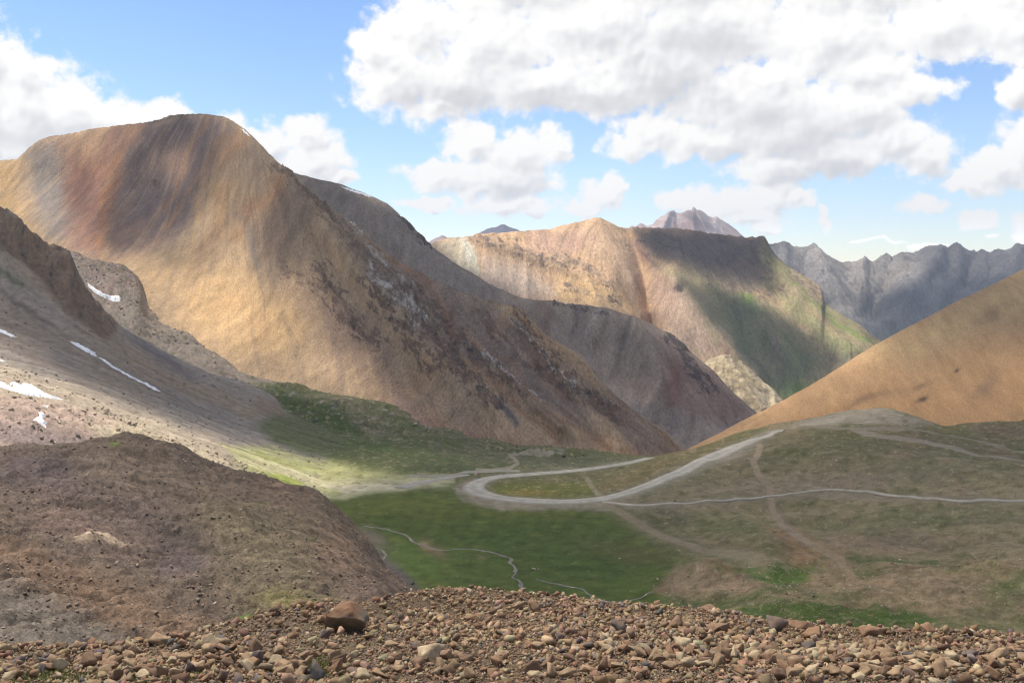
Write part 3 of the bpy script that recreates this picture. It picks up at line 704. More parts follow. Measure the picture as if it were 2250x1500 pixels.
col = paint(D, (122, 114, 76), [
  ('poly', [(560,830),(700,850),(900,900),(1100,975),(1420,1005),(1200,1040),(1000,1045),(800,1060),(560,990)], 20, (98,104,62), .9),
  ('blob', (1150,1010,260,20,5), (128,120,90), .7), ('blob', (830,985,200,14,10), (96,110,58), .7),
  ('poly', [(700,1095),(1000,1052),(1010,1090),(1060,1110),(1330,1112),(1420,1180),(1520,1240),(1450,1290),(1500,1345),(900,1345),(760,1150)], 26, (96,108,50), .95),
  ('blob', (880,1110,190,30,-4), (122,124,58), .7), ('blob', (1100,1130,260,16,0), (118,116,56), .5), ('blob', (1100,1180,240,50,0), (86,100,46), .6), ('blob', (880,1230,140,36,10), (94,114,52), .7), ('blob', (1300,1240,160,60,0), (82,98,42), .6),
  ('blob', (940,1200,18,14,30), TAN, .8), ('blob', (960,1215,24,12,30), (150,122,94), .7), ('blob', (1055,1222,10,5,0), (160,136,104), .6), ('blob', (1400,1215,110,26,10), (118,100,66), .6),
  ('poly', [(590,975),(700,1003),(800,1030),(900,1042),(1000,1042),(960,1062),(700,1100),(600,1095)], 10, (178,174,118), .85),  # sunlit strip of the valley painted in as a paler tone
  ('poly', [(600,1030),(700,1050),(840,1052),(1000,1042),(1000,1060),(900,1072),(800,1085),(690,1100),(600,1095)], 8, (196,186,140), .9), ('blob', (800,1072,150,9,-3), (222,208,174), .8), ('line', [(620,1040),(700,1062),(780,1070)], 5, (214,200,166), .7), ('line', [(640,1060),(690,1075),(740,1080)], 6, (150,160,74), .6),
  ('poly', [(1080,1062),(1150,1058),(1290,1060),(1320,1080),(1260,1094),(1150,1096),(1090,1086)], 8, (112,112,52), .9), ('blob', (1160,1082,60,8,0), (146,124,58), .8),
  ('poly', [(1310,1060),(1470,1000),(1600,960),(1650,950),(1500,1035),(1400,1070),(1320,1092)], 10, (128,112,72), .8),
  ('poly', [(1420,1110),(1560,1060),(1750,1010),(2300,1030),(2590,1100),(2590,1230),(1900,1240),(1800,1230),(1650,1240),(1500,1180)], 44, (166,146,108), .9),
  ('blob', (1500,1140,120,24,20), (124,112,94), .6), ('blob', (1600,1160,140,36,10), (118,118,70), .75), ('blob', (1850,1150,160,24,-5), (120,120,74), .6), ('blob', (2100,1130,260,30,0), (122,120,80), .6),
  ('blob', (1800,1060,320,26,-3), (156,138,114), .55), ('blob', (2080,1040,200,30,4), (124,120,82), .5), ('blob', (2150,985,160,20,4), (134,112,92), .6), ('blob', (2200,940,120,16,0), (132,108,88), .7), ('blob', (1950,1200,260,30,0), (142,118,94), .5),
  ('poly', [(1780,915),(1870,900),(1960,898),(2060,925),(2000,945),(1850,945),(1720,945)], 10, (162,148,126), .85), ('blob', (1640,1010,140,20,-20), (148,130,102), .5),
  ('poly', [(1690,1165),(1760,1165),(1860,1240),(1880,1290),(1760,1290),(1720,1220)], 14, (170,134,94), .95), ('blob', (1700,1220,50,20,0), (96,98,52), .5),
  ('poly', [(1440,1292),(1490,1250),(1560,1240),(1640,1260),(1700,1285),(1620,1310),(1500,1302)], 9, (160,134,104), .95), ('blob', (1600,1255,44,12,5), (98,106,50), .7), ('poly', [(1640,1245),(1800,1250),(1840,1268),(1740,1285),(1650,1275)], 8, (88,112,46), .9),
  ('blob', (1590,1250,34,7,18), (128,88,64), .7), ('blob', (1650,1272,16,6,0), (78,76,60), .7),
  ('poly', [(1500,1305),(1700,1300),(1850,1310),(1850,1340),(1650,1330),(1480,1350)], 14, (96,108,54), .6),
  ('poly', [(1780,1255),(1950,1240),(2300,1225),(2590,1240),(2590,1290),(2250,1300),(2120,1345),(1960,1335),(1820,1320),(1760,1290)], 14, (158,134,100), .9),
  ('blob', (2060,1300,130,30,5), (152,128,98), .8), ('blob', (1900,1262,60,8,0), (104,112,60), .7), ('blob', (2030,1252,70,9,-10), (122,90,72), .8), ('blob', (2220,1290,60,24,-15), (94,112,54), .8), ('blob', (2150,1260,100,14,0), (130,122,76), .5),
  ('poly', [(1560,1340),(1640,1325),(1760,1345),(1880,1322),(2000,1335),(2080,1372),(1900,1400),(1500,1400),(1380,1360)], 9, (86,104,46), .95), ('blob', (1350,1345,90,10,-5), (84,104,50), .6),
  ('poly', [(2040,1370),(2150,1350),(2300,1345),(2590,1340),(2590,1430),(2000,1430)], 9, (140,126,90), .8), ('blob', (2160,1385,140,20,0), (112,112,62), .7),
  ('poly', [(1660,1318),(1760,1306),(1800,1316),(1700,1326)], 6, (168,140,106), .7), ('line', [(1750,1335),(1900,1325),(2060,1345),(2130,1360)], 5, (166,138,104), .6), ('line', [(1560,1340),(1640,1328),(1700,1335)], 4, (160,142,112), .5),
  ('line', [(1800,1242),(1950,1236),(2090,1238)], 5, (80,100,44), .8),
  # outer apron of the hairpin
  ('poly', [(990,1070),(1040,1052),(1110,1050),(1060,1075),(1110,1098),(1330,1104),(1500,1110),(1300,1122),(1100,1118),(1020,1100)], 6, (160,144,120), .9),
  # verges and faint tracks
  ('line', [(1420,1008),(1300,1027),(1200,1036),(1100,1045),(1050,1055)], 6, (140,132,108), .7),
  ('line', [(1340,1098),(1400,1078),(1480,1043),(1560,1008),(1650,972),(1700,952)], 13, (148,136,114), .7),
  ('poly', [(-340,350),(160,530),(300,560),(390,620),(410,700),(490,745),(600,820),(640,850),(560,870),(480,850),(350,780),(250,720),(-340,640)], 10, (146,132,118), .95),
  ('poly', [(150,545),(240,556),(320,600),(330,640),(260,640),(190,600)], 10, (136,116,104), .8), ('blob', (220,640,40,20,30), (150,118,112), .5),
  ('poly', [(540,840),(640,850),(760,872),(880,905),(1010,955),(1150,980),(1050,985),(900,960),(800,950),(700,900)], 12, (132,122,94), .75), ('poly', [(560,845),(660,860),(760,900),(800,950),(720,940),(620,900)], 14, (82,96,50), .85), ('blob', (880,930,90,20,20), (96,106,58), .6)], (24, 9), 54)
g2 = fbm(D.px, D.py * 3, 120, 5, 61)
col = mixc(col, smooth(.05, .5, g2) * (1 - mead) * rgt * .55, (104, 104, 58)); col = mixc(col, smooth(.1, .5, -g2) * rgt * (1 - mead) * .45, (172, 142, 108))
col = mixc(col, smooth(.1, .45, fbm(D.px, D.py * 4, 60, 5, 62)) * mead * .4, (128, 128, 66)); col = mixc(col, smooth(.1, .5, fbm(D.px, D.py * 4, 90, 5, 63)) * mead * .5, (78, 94, 40))
col = mixc(col, mor * smooth(.1, .5, fbm(D.X, D.Y, 16, 5, 64)) * .6, (96, 88, 82)); col = mixc(col, mor * smooth(.15, .5, fbm(D.X, D.Y, 10, 5, 65)) * .6, (176, 164, 148))
col *= (1 + 0.05 * st + 0.3 * fbm(D.X, D.Y, 5, 4, 82) + (mor + hum) * .35 * fbm(D.X, D.Y, 1.8, 3, 83))[..., None]
nl = D.px + 0; q1 = fbm(D.px, D.py * 3.2, 26, 6, 66, .62); q2 = fbm(D.px, D.py * 3.2, 14, 5, 67, .62); q3 = fbm(D.px, D.py * 3.0, 40, 6, 68, .62)
notm = 1 - mead
col = mixc(col, smooth(.16, .28, q1) * notm * .3, (178, 156, 118)); col = mixc(col, smooth(.14, .26, -q1) * notm * .5, (98, 100, 56)); col = mixc(col, smooth(.26, .32, q2) * .4 * notm, (200, 180, 146))
col = mixc(col, smooth(.24, .32, q3) * notm * rgt * .35, (128, 106, 84)); col = mixc(col, smooth(.22, .30, q2) * mead * .22, (126, 132, 70)); col = mixc(col, smooth(.3, .36, q1) * mead * .35, (150, 132, 92))
TRACKS = [
  ('xline', [(1690,953),(1722,946),(1760,938),(1800,930),(1850,920)], 9, (182,170,146), .8), ('line', [(1722,946),(1780,934),(1880,914),(1960,912)], 10, (172,158,132), .6),
  ('line', [(1325,1103),(1430,1111),(1560,1101),(1700,1091),(1830,1077),(1890,1081),(2010,1094),(2150,1100),(2450,1103)], 8, (158,142,114), .6), ('line', [(1050,1062),(1045,1080),(1090,1096),(1230,1106),(1330,1102),(1400,1082),(1480,1050),(1600,998),(1700,955)], 10, (162,150,126), .6),
  ('line', [(1690,1060),(1695,1100),(1725,1165),(1800,1218),(1860,1250)], 16, (160,138,104), .45), ('line', [(1340,1110),(1450,1178),(1560,1220),(1680,1242)], 15, (156,140,108), .4),
  ('xline', [(1870,950),(1930,962),(2000,975),(2080,988),(2150,1000),(2250,1014),(2400,1030)], 4.5, (166,150,126), .75),
  ('xline', [(1700,948),(1800,945),(1900,950),(2000,953),(2120,960),(2250,978),(2400,1000)], 3.5, (158,142,118), .7),
  ('xline', [(1340,1110),(1390,1140),(1450,1175),(1500,1197),(1560,1218),(1620,1232),(1680,1240)], 9, (160,142,110), .7), ('xline', [(1350,1108),(1420,1140),(1500,1185),(1560,1210)], 3, (120,116,72), .5),
  ('xline', [(1670,985),(1655,1010),(1665,1035),(1690,1060),(1692,1090),(1700,1120),(1720,1160),(1800,1215),(1850,1245)], 9, (172,150,118), .85), ('xline', [(1790,1205),(1850,1245),(1880,1275),(1960,1290)], 8, (170,142,108), .6), ('xline', [(1655,1100),(1665,1130),(1690,1180)], 4, (158,132,90), .6),
  ('xline', [(1290,1052),(1300,1068),(1315,1085),(1330,1096)], 6, (156,142,114), .7),
  ('xline', [(1045,1040),(1048,1030),(1080,1032),(1120,1028),(1138,1018),(1130,1008),(1118,1002),(1140,995),(1170,991),(1215,992)], 4, (166,154,126), .85), ('xline', [(900,1045),(985,1045),(1022,1036),(1100,1033),(1140,1034)], 3.5, (170,162,140), .9),
]
col = paint(D, None, [t[:-1] + (min(1, t[-1] * 1.15),) for t in TRACKS + [('line', [(790,1190),(830,1225),(880,1270),(930,1325)], 16, (116,102,96), .9), ('blob', (820,1180,40,16,30), (140,122,106), .7)]], (8, 4), 69, col)
finish(D, col, ground_material('valley_ground', 0.4, 0.18, 0.17, fine_bump=0.6))

# ---- ochre hill
st = flow_streaks(Hh, 26, 34, 13); st2 = flow_streaks(Hh, 6, 30, 14)
rough(Hh, 2, 150, 3, 101); rough(Hh, .5, 9, 5, 102); Hh.Z += .10 * st
col = paint(Hh, (208, 166, 120), [
  ('poly', [(1500,1000),(1800,880),(2100,800),(2400,760),(2590,900),(2590,1000),(1500,1020)], 70, (178,138,96), .85),  # half shade of the foot painted in darker, then the sunlit top paler
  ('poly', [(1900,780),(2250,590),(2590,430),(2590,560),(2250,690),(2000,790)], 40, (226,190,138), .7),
  ('blob', (2170,850,40,18,-45), (132,108,90), .6), ('blob', (2180,690,40,16,-30), (162,132,100), .5), ('blob', (2010,850,24,8,-20), (120,98,80), .6), ('blob', (2105,815,10,5,-20), (80,64,56), .9), ('blob', (1900,880,70,8,-18), (128,104,84), .7),
  ('blob', (2018,882,14,6,-15), (88,72,60), .9), ('blob', (1790,835,20,5,-30), (200,170,130), .7), ('blob', (1920,940,160,14,0), (188,138,94), .7), ('blob', (1700,950,200,10,-20), (176,128,84), .6)], (30, 14), 55)
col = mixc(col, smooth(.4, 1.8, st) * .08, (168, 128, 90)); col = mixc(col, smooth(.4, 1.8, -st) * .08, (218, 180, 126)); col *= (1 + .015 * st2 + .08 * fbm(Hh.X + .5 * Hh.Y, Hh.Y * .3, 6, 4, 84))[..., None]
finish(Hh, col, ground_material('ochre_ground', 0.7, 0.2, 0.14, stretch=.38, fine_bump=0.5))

# ---- big mountain
th_ = np.arctan2(F.px - 520, F.py - 60 + 0 * F.px); rd_ = np.hypot(F.px - 520, F.py - 60) / 420
th_ = th_ + .05 * fbm(F.px, F.py, 260, 3, 33)
rs1 = np.clip(fbm(th_ * 46, rd_, 1.6, 4, 34, .6) * 2.2, -1, 1); rs2 = np.clip(fbm(th_ * 150, rd_ * 2.2, 1.5, 4, 35, .65) * 2.2, -1, 1)
st = flow_streaks(F, 22, 44, 15, 2.4); st2 = flow_streaks(F, 7, 30, 16, 2.2); st3 = flow_streaks(F, 60, 44, 17, 3)
wpx = F.px + 26 * fbm(F.px, F.py, 90, 4, 18); wpy = F.py + 20 * fbm(F.px, F.py, 90, 4, 19)
def crags(L, pts, width, seed, thr=0.0, sc=26, ux=None):
    d = seg_dist(L.px + 14 * fbm(L.px, L.py, 30, 3, seed + 3), L.py + 14 * fbm(L.px, L.py, 30, 3, seed + 4), pts)
    a = math.radians(45); q1 = (L.px * math.cos(a) + L.py * math.sin(a)); q2 = (-L.px * math.sin(a) + L.py * math.cos(a))
    n = fbm(q1 / 2.0, q2 / 0.8, sc * .62, 6, seed, .72)
    thr = thr + .05
    return smooth(thr, thr + .09, n + .55 * np.exp(-(d / width) ** 2) - .38) * smooth(width * 2.2, width * 1.1, d)
c1 = crags(F, [(620,590),(660,620)], 24, 201) * .8
c2 = crags(F, [(700,600),(760,700),(830,750)], 34, 203); c3 = crags(F, [(800,620),(860,690),(900,760),(960,800)], 30, 205)
c4 = crags(F, [(930,720),(1000,800),(1060,870),(1090,890)], 30, 207, -.05); c5 = crags(F, [(640,370),(720,460),(800,560),(900,650)], 26, 209)
c6 = crags(F, [(900,640),(980,720),(1060,800),(1140,860)], 24, 211, .02); c7 = crags(F, [(1140,680),(1180,740),(1260,830),(1330,880),(1360,920)], 22, 213, -.02)
c8 = crags(F, [(1060,700),(1160,790),(1260,850)], 26, 215, .05); c9 = crags(F, [(335,395),(355,410)], 7, 217, -.1, 12)
pale = crags(F, [(815,600),(880,660),(930,720)], 20, 219, -.05, 20); pale2 = crags(F, [(760,480),(830,560),(900,640)], 9, 221, 0, 16); pale3 = crags(F, [(1130,690),(1200,770),(1290,860)], 10, 223, 0, 14); pale4 = crags(F, [(1060,780),(1140,840),(1190,870)], 9, 225, .0, 14)
dark = np.clip(c1 + c2 + c3 + c4 + c5 * .6 + c6 + c7 + c8 * .7 + c9, 0, 1)
dark2 = crags(F, [(590,360),(640,380),(690,430),(740,480)], 12, 227, -.05, 14); palec = np.clip(pale + pale2 + pale3 + pale4, 0, 1)
rocky = np.clip(dark + palec + dark2, 0, 1)
right = smooth(640, 900, F.px)
rough(F, 9, 320, 4, 111); rough(F, 3.2, 70, 5, 112, mask=.3 + right * .9); rough(F, .8, 14, 4, 113, mask=.2 + .7 * right)
F.Z += .6 * st * (0.1 + right) + 1.2 * st3 * (0.2 + .8 * right) + .05 * st2 * right + .35 * rs1 + .18 * rs2
rough(F, 1.4, 9, 4, 116, True, np.exp(-(np.abs(np.arange(F.Y.shape[0]) - F.nfront) / 9.0) ** 2)[:, None])
rough(F, 5.0, 20, 6, 114, True, rocky); rough(F, 3.0, 6, 4, 115, True, rocky)
col = paint(F, (188, 158, 122), [
  ('line', [(340,262),(430,247),(500,256),(560,300)], 5, (96,98,70), .6),
  ('poly', [(-300,350),(35,350),(60,480),(140,560),(0,500),(-300,480)], 22, (198,160,108), .8),
  ('poly', [(40,345),(150,300),(230,400),(240,520),(190,560),(110,520),(50,430)], 26, (142,132,124), .85),
  ('poly', [(120,310),(230,280),(300,300),(260,350),(150,370)], 26, (182,140,108), .7),
  ('poly', [(160,350),(260,330),(240,470),(210,560),(150,540),(140,440)], 26, (172,118,90), .75), ('blob', (190,410,40,55,10), (142,94,80), .8),
  ('poly', [(290,262),(345,262),(300,330),(250,440),(215,540),(195,540),(220,420),(250,330)], 10, (196,136,88), .7),
  ('poly', [(240,270),(300,266),(290,320),(230,350)], 14, (126,88,78), .7),
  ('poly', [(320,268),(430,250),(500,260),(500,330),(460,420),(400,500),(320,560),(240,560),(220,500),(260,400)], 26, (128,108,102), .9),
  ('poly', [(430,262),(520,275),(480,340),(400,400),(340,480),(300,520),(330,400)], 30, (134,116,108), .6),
  ('line', [(450,270),(400,380),(350,460)], 10, (176,128,90), .55), ('line', [(500,300),(440,400),(350,500)], 9, (182,134,88), .55), ('line', [(400,260),(350,330)], 12, (100,88,90), .6),
  ('blob', (380,360,46,30,10), (196,156,128), .75),  # sunlit gap in the cloud shadow, painted into the colour
  ('poly', [(500,270),(570,310),(600,350),(560,420),(500,380)], 22, (150,128,108), .7), ('poly', [(600,345),(700,440),(640,560),(600,640),(560,520),(580,420)], 26, (146,126,106), .7),
  ('line', [(610,390),(560,450),(520,520)], 16, (192,142,98), .7), ('line', [(600,420),(580,520),(560,600)], 20, (150,122,100), .6), ('line', [(520,300),(470,400),(430,480)], 10, (196,148,100), .5),
  ('line', [(540,480),(560,560),(600,660)], 16, (128,122,112), .5), ('line', [(500,420),(480,520),(430,600)], 22, (196,146,92), .5),
  ('poly', [(330,600),(420,560),(520,600),(640,640),(700,720),(640,790),(500,760),(400,690)], 50, (206,168,118), .8),
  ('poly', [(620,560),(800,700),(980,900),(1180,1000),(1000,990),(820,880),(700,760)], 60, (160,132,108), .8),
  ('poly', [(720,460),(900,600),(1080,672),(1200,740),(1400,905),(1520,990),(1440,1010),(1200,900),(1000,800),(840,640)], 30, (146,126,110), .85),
  ('poly', [(830,880),(960,920),(1100,970),(1200,990),(1050,985),(880,920)], 20, (158,120,98), .7),
  ('line', [(920,610),(1000,720),(1100,800),(1200,880)], 10, (156,112,82), .5), ('line', [(1000,780),(1100,880),(1230,970)], 12, (160,116,88), .6), ('line', [(1100,820),(1250,920),(1400,1000)], 12, (178,142,108), .6), ('line', [(870,560),(930,640),(1010,760)], 9, (160,104,70), .5),
  ('line', [(1090,900),(1140,942)], 8, (92,90,94), .85), ('line', [(1120,720),(1250,830),(1380,940)], 14, (124,104,94), .6), ('line', [(1190,900),(1330,960),(1440,1000)], 10, (150,112,90), .6),
  ('line', [(1240,930),(1340,970),(1410,1000)], 8, (196,164,126), .5), ('line', [(860,520),(1000,640)], 14, (136,108,92), .6),
  ('xline', [(1086,908),(1082,935),(1070,950),(1050,960)], 4, (176,140,110), .6)], (44, 24), 56)
col = mixc(col, smooth(.15, .8, rs1) * .34, (142, 122, 106)); col = mixc(col, smooth(.15, .8, -rs1) * .26, (208, 174, 128)); col = mixc(col, smooth(.2, .8, rs2) * .16, (128, 110, 98)); col = mixc(col, smooth(.2, .8, -rs2) * .14, (214, 180, 134))
col = mixc(col, smooth(.8, 2.0, st) * .2, (136, 114, 98)); col = mixc(col, smooth(.6, 2.0, st3) * .25, (146, 128, 108)); col = mixc(col, smooth(.8, 2.0, -st3) * .25, (200, 150, 104))
rk = fbm(F.X + F.Z, F.Y + F.Z, 9, 4, 91, .6, True)
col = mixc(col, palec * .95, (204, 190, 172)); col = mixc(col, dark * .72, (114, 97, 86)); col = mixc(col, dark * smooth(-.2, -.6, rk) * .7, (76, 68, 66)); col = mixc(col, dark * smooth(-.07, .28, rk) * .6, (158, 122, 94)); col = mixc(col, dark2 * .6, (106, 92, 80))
col *= (1 + .012 * st2 + .16 * fbm(F.X, F.Y * .4, 8, 5, 85) + rocky * .25 * fbm(F.X, F.Y + F.Z, 5, 3, 86))[..., None]
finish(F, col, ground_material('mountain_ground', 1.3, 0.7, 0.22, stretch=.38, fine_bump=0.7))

# ---- grey ridge
st = flow_streaks(G, 16, 34, 20); st2 = flow_streaks(G, 6, 26, 21)
cg = np.clip(crags(G, [(1480,745),(1520,800),(1560,860)], 26, 231, .0) + crags(G, [(880,480),(925,505),(940,535)], 10, 233, -.1, 10) + crags(G, [(1220,672),(1330,690)], 10, 235, .05, 12), 0, 1)
rough(G, 5, 180, 4, 121); rough(G, 1.5, 24, 5, 122); G.Z += .6 * st + .2 * st2; rough(G, 4, 18, 5, 123, True, cg)
rough(G, 10, 14, 4, 124, True, np.exp(-(seg_dist(G.px, G.py, [(905,492),(922,508),(930,524),(945,536)]) / 12) ** 2))
col = paint(G, (160, 143, 126), [
  ('poly', [(690,392),(830,436),(930,520),(1000,575),(1120,640),(1000,660),(860,560),(700,440)], 20, (150,139,126), .8),
  ('poly', [(1160,655),(1330,675),(1490,740),(1420,850),(1340,800),(1240,740)], 24, (158,141,124), .7), ('line', [(1320,680),(1300,720),(1285,760)], 4, (176,166,156), .7),
  ('line', [(1200,668),(1190,720)], 10, (140,112,96), .6), ('poly', [(1440,740),(1560,810),(1670,911),(1560,960),(1460,880)], 26, (152,126,114), .8), ('line', [(1500,810),(1470,880)], 16, (146,106,92), .6),
  ('poly', [(1340,830),(1460,900),(1620,930),(1720,960),(1520,1000),(1400,950)], 20, (158,144,132), .8), ('line', [(1390,690),(1370,760)], 6, (92,86,88), .6), ('line', [(1270,675),(1260,730)], 8, (104,92,90), .6)], (30, 16), 57)
col = mixc(col, smooth(.4, 1.8, st) * .3, (134, 120, 108)); col = mixc(col, smooth(.4, 1.8, -st) * .35, (152, 134, 118)); col = mixc(col, cg * .7, (80, 74, 74))
col *= (1 + .06 * st2 + .14 * fbm(G.X, G.Y * .4, 9, 5, 87))[..., None]
finish(G, col, ground_material('ridge_ground', 1.8, 0.8, 0.18, stretch=.38, fine_bump=0.6))

# ---- pale outcrop
rough(J, 9, 45, 6, 131, True); rough(J, 3.5, 12, 5, 132, True)
col = paint(J, (190, 172, 140), [('blob', (1640,830,26,14,40), (206,186,140), .6), ('blob', (1690,870,20,12,40), (214,200,170), .6)], (10, 8), 58)
rk = fbm(J.X + J.Z, J.Z * 1.3 + J.Y, 26, 5, 92, .6, True); col = mixc(col, smooth(-.07, -.6, rk) * .7, (120, 108, 94)); col *= (1 + .25 * fbm(J.X, J.Y, 12, 5, 88))[..., None]
finish(J, col, ground_material('outcrop_ground', 2.5, 0.8, 0.12, fine_bump=0.6))

# ---- middle mountain
st = flow_streaks(I, 16, 30, 22); st2 = flow_streaks(I, 5, 20, 23)
band = np.clip(crags(I, [(1040,518),(1100,535),(1160,550),(1190,565),(1260,575),(1300,590),(1340,620)], 16, 241, -.12, 12) + crags(I, [(1250,625),(1280,640)], 12, 243, -.2, 10) + crags(I, [(1310,640),(1350,660)], 12, 244, -.08, 10)
   + crags(I, [(1380,540),(1420,560)], 8, 245, 0, 9) + crags(I, [(1560,610),(1680,650),(1700,640)], 20, 246, .05, 12) + crags(I, [(1690,600),(1720,640)], 14, 247, -.05, 10) + crags(I, [(1740,600),(1800,645),(1808,660)], 12, 248, -.15, 9), 0, 1)
topd = poly_mask(I.px, I.py, [(1380,470),(1420,495),(1690,515),(1705,570),(1690,620),(1620,600),(1480,560),(1400,540)], 14)
rough(I, 16, 600, 4, 141); rough(I, 7, 110, 5, 142); rough(I, 2.5, 24, 4, 143); I.Z += 1.2 * st + .5 * st2
rough(I, 8, 40, 5, 144, True, band); rough(I, 5, 30, 5, 145, True, topd)
col = paint(I, (216, 178, 138), [
  ('poly', [(950,530),(1030,515),(1040,560),(1060,620),(1000,600)], 18, (212,196,164), .9), ('poly', [(1010,520),(1030,518),(1045,600),(1020,570)], 8, (224,216,192), .8),
  ('poly', [(1060,560),(1160,580),(1220,640),(1120,650),(1060,610)], 24, (206,184,164), .8), ('poly', [(1160,515),(1280,500),(1330,520),(1250,560),(1150,540)], 18, (214,172,148), .7),
  ('poly', [(1240,600),(1330,620),(1400,680),(1320,680),(1230,650)], 20, (232,192,134), .7), ('poly', [(1280,490),(1340,490),(1400,560),(1430,640),(1380,620),(1300,560)], 18, (212,178,144), .6),
  ('poly', [(1380,495),(1690,518),(1760,600),(1700,640),(1600,630),(1520,600),(1440,560)], 16, (112,100,92), .9),  # cloud shade on the top right painted in as darker ground
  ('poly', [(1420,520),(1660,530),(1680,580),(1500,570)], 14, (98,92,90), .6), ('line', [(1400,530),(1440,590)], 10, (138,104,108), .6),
  ('poly', [(1440,580),(1520,590),(1640,640),(1760,680),(1900,770),(1700,900),(1640,800),(1560,720),(1480,640)], 20, (148,140,106), .85),
  ('poly', [(1430,600),(1480,610),(1560,700),(1660,830),(1600,800),(1500,760),(1430,700)], 18, (196,166,140), .9), ('blob', (1460,640,30,30,0), (186,152,134), .5),
  ('poly', [(1680,540),(1800,640),(1940,750),(1860,800),(1760,700),(1690,640)], 16, (152,146,104), .9),
  ('line', [(1700,600),(1800,700),(1900,770)], 6, (176,152,120), .7), ('line', [(1660,620),(1780,730),(1860,800)], 6, (170,146,116), .6), ('line', [(1640,660),(1760,780)], 6, (120,138,72), .6), ('line', [(1740,620),(1840,710),(1920,760)], 5, (128,144,74), .7),
  ('poly', [(1580,640),(1650,660),(1700,740),(1800,780),(1760,860),(1700,880),(1640,800),(1600,720)], 24, (116,122,90), .8), ('blob', (1640,650,24,14,20), (112,142,60), .7), ('line', [(1690,700),(1700,760),(1720,830)], 5, (142,120,110), .6), ('blob', (1680,790,30,40,30), (142,120,104), .4),
  ('blob', (1850,790,40,20,30), (128,120,104), .7), ('blob', (1760,860,60,20,-20), (112,140,62), .7), ('blob', (1780,640,40,20,40), (150,128,110), .6)], (24, 14), 59)
col = mixc(col, smooth(.4, 1.8, st) * .3 * (1 - topd), (172, 148, 126)); rk = fbm(I.X + I.Z, I.Z * 1.6, 40, 5, 93, .6, True)
gy = smooth(1440, 1560, I.px) * (1 - topd); col = mixc(col, smooth(.2, 1.4, st2 + .4 * st) * .36 * gy, (120, 128, 84))
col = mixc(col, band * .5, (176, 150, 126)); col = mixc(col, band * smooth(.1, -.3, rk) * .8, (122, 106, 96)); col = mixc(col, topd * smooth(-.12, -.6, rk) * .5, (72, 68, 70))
col *= (1 + .05 * st2 + .16 * fbm(I.X, I.Y * .4, 24, 5, 89))[..., None]
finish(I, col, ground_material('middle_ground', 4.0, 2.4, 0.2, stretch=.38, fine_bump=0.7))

# ---- far things
st = flow_streaks(Kk, 12, 16, 24)
rough(Kk, 26, 900, 5, 151, True); km = np.linspace(1, .22, Kk.nfront)[:, None]; km = np.concatenate([km, np.full((Kk.Y.shape[0] - Kk.nfront, 1), .22)]); rough(Kk, 40, 200, 6, 152, True, km); rough(Kk, 30, 70, 5, 153, True, km); rough(Kk, 16, 28, 4, 154, True, .25 + .75 * km); Kk.Z += 5 * st
col = paint(Kk, (140, 133, 126), [('poly', [(1800,560),(2000,580),(1980,700),(1850,690)], 40, (146,136,122), .6), ('blob', (1960,740,50,20,0), (104,112,84), .6), ('blob', (2100,640,120,50,0), (112,110,112), .5)], (30, 20), 60)
col *= (1 + .10 * st + .3 * fbm(Kk.X, Kk.Y + Kk.Z, 160, 6, 94))[..., None]
finish(Kk, col, ground_material('far_ground', 10, 6, 0.2, stretch=.38, fine_bump=0.8))
lm = np.linspace(1, .15, Ll.nfront)[:, None]; lm = np.concatenate([lm, np.full((Ll.Y.shape[0] - Ll.nfront, 1), .15)]); rough(Ll, 70, 240, 6, 161, True, lm); rough(Ll, 40, 70, 5, 162, True, lm)
col = paint(Ll, (176, 150, 142), [('blob', (1500,500,60,20,0), (172,140,130), .6)], (10, 8), 61); rk = fbm(Ll.X + Ll.Z, Ll.Z, 150, 5, 95, .6, True)
col = mixc(col, smooth(-.02, .3, rk) * .7, (204, 188, 178)); col = mixc(col, smooth(-.2, -.7, rk) * .6, (110, 98, 104))
finish(Ll, col, ground_material('peak_ground', 20, 6, 0.12, fine_bump=0.5))
rough(Mm, 20, 300, 5, 171, True)
col = paint(Mm, (96, 92, 104), [('poly', [(900,500),(1030,500),(1030,600),(900,600)], 6, (168,140,132), .9)], (6, 5), 62)
finish(Mm, col, bpy.data.materials['peak_ground'])

# land under everything, out to the level line
n = 60; gx, gy = np.meshgrid(np.linspace(-9000, 9000, n), np.linspace(-3000, 9400, n))
gz = -430 + 12 * fbm(gx, gy, 3000, 3, 5)
gv = np.stack([gx, gy, gz], -1).reshape(-1, 3); gi = np.arange(n * n).reshape(n, n)
gf = np.stack([gi[:-1, :-1], gi[:-1, 1:], gi[1:, 1:], gi[1:, :-1]], -1).reshape(-1, 4)
tag(mesh_from('ground', gv, gf, True, np.tile(lin((120, 112, 90)), (n * n, 1)), ground_material('lowland_ground', 30, 2, 0.15)), kind='structure')

# ================================================================== ROADS, STREAM, SNOW
def catmull(p, n=12):
    p = [np.array(q, float) for q in p]; p = [2 * p[0] - p[1]] + p + [2 * p[-1] - p[-2]]
    out = []
    for i in range(1, len(p) - 2):
        for t in np.linspace(0, 1, n, endpoint=False):
            out.append(0.5 * (2 * p[i] + (p[i+1] - p[i-1]) * t + (2*p[i-1] - 5*p[i] + 4*p[i+1] - p[i+2]) * t*t + (3*p[i] - p[i-1] - 3*p[i+1] + p[i+2]) * t**3))
    out.append(p[-2]); return np.array(out)

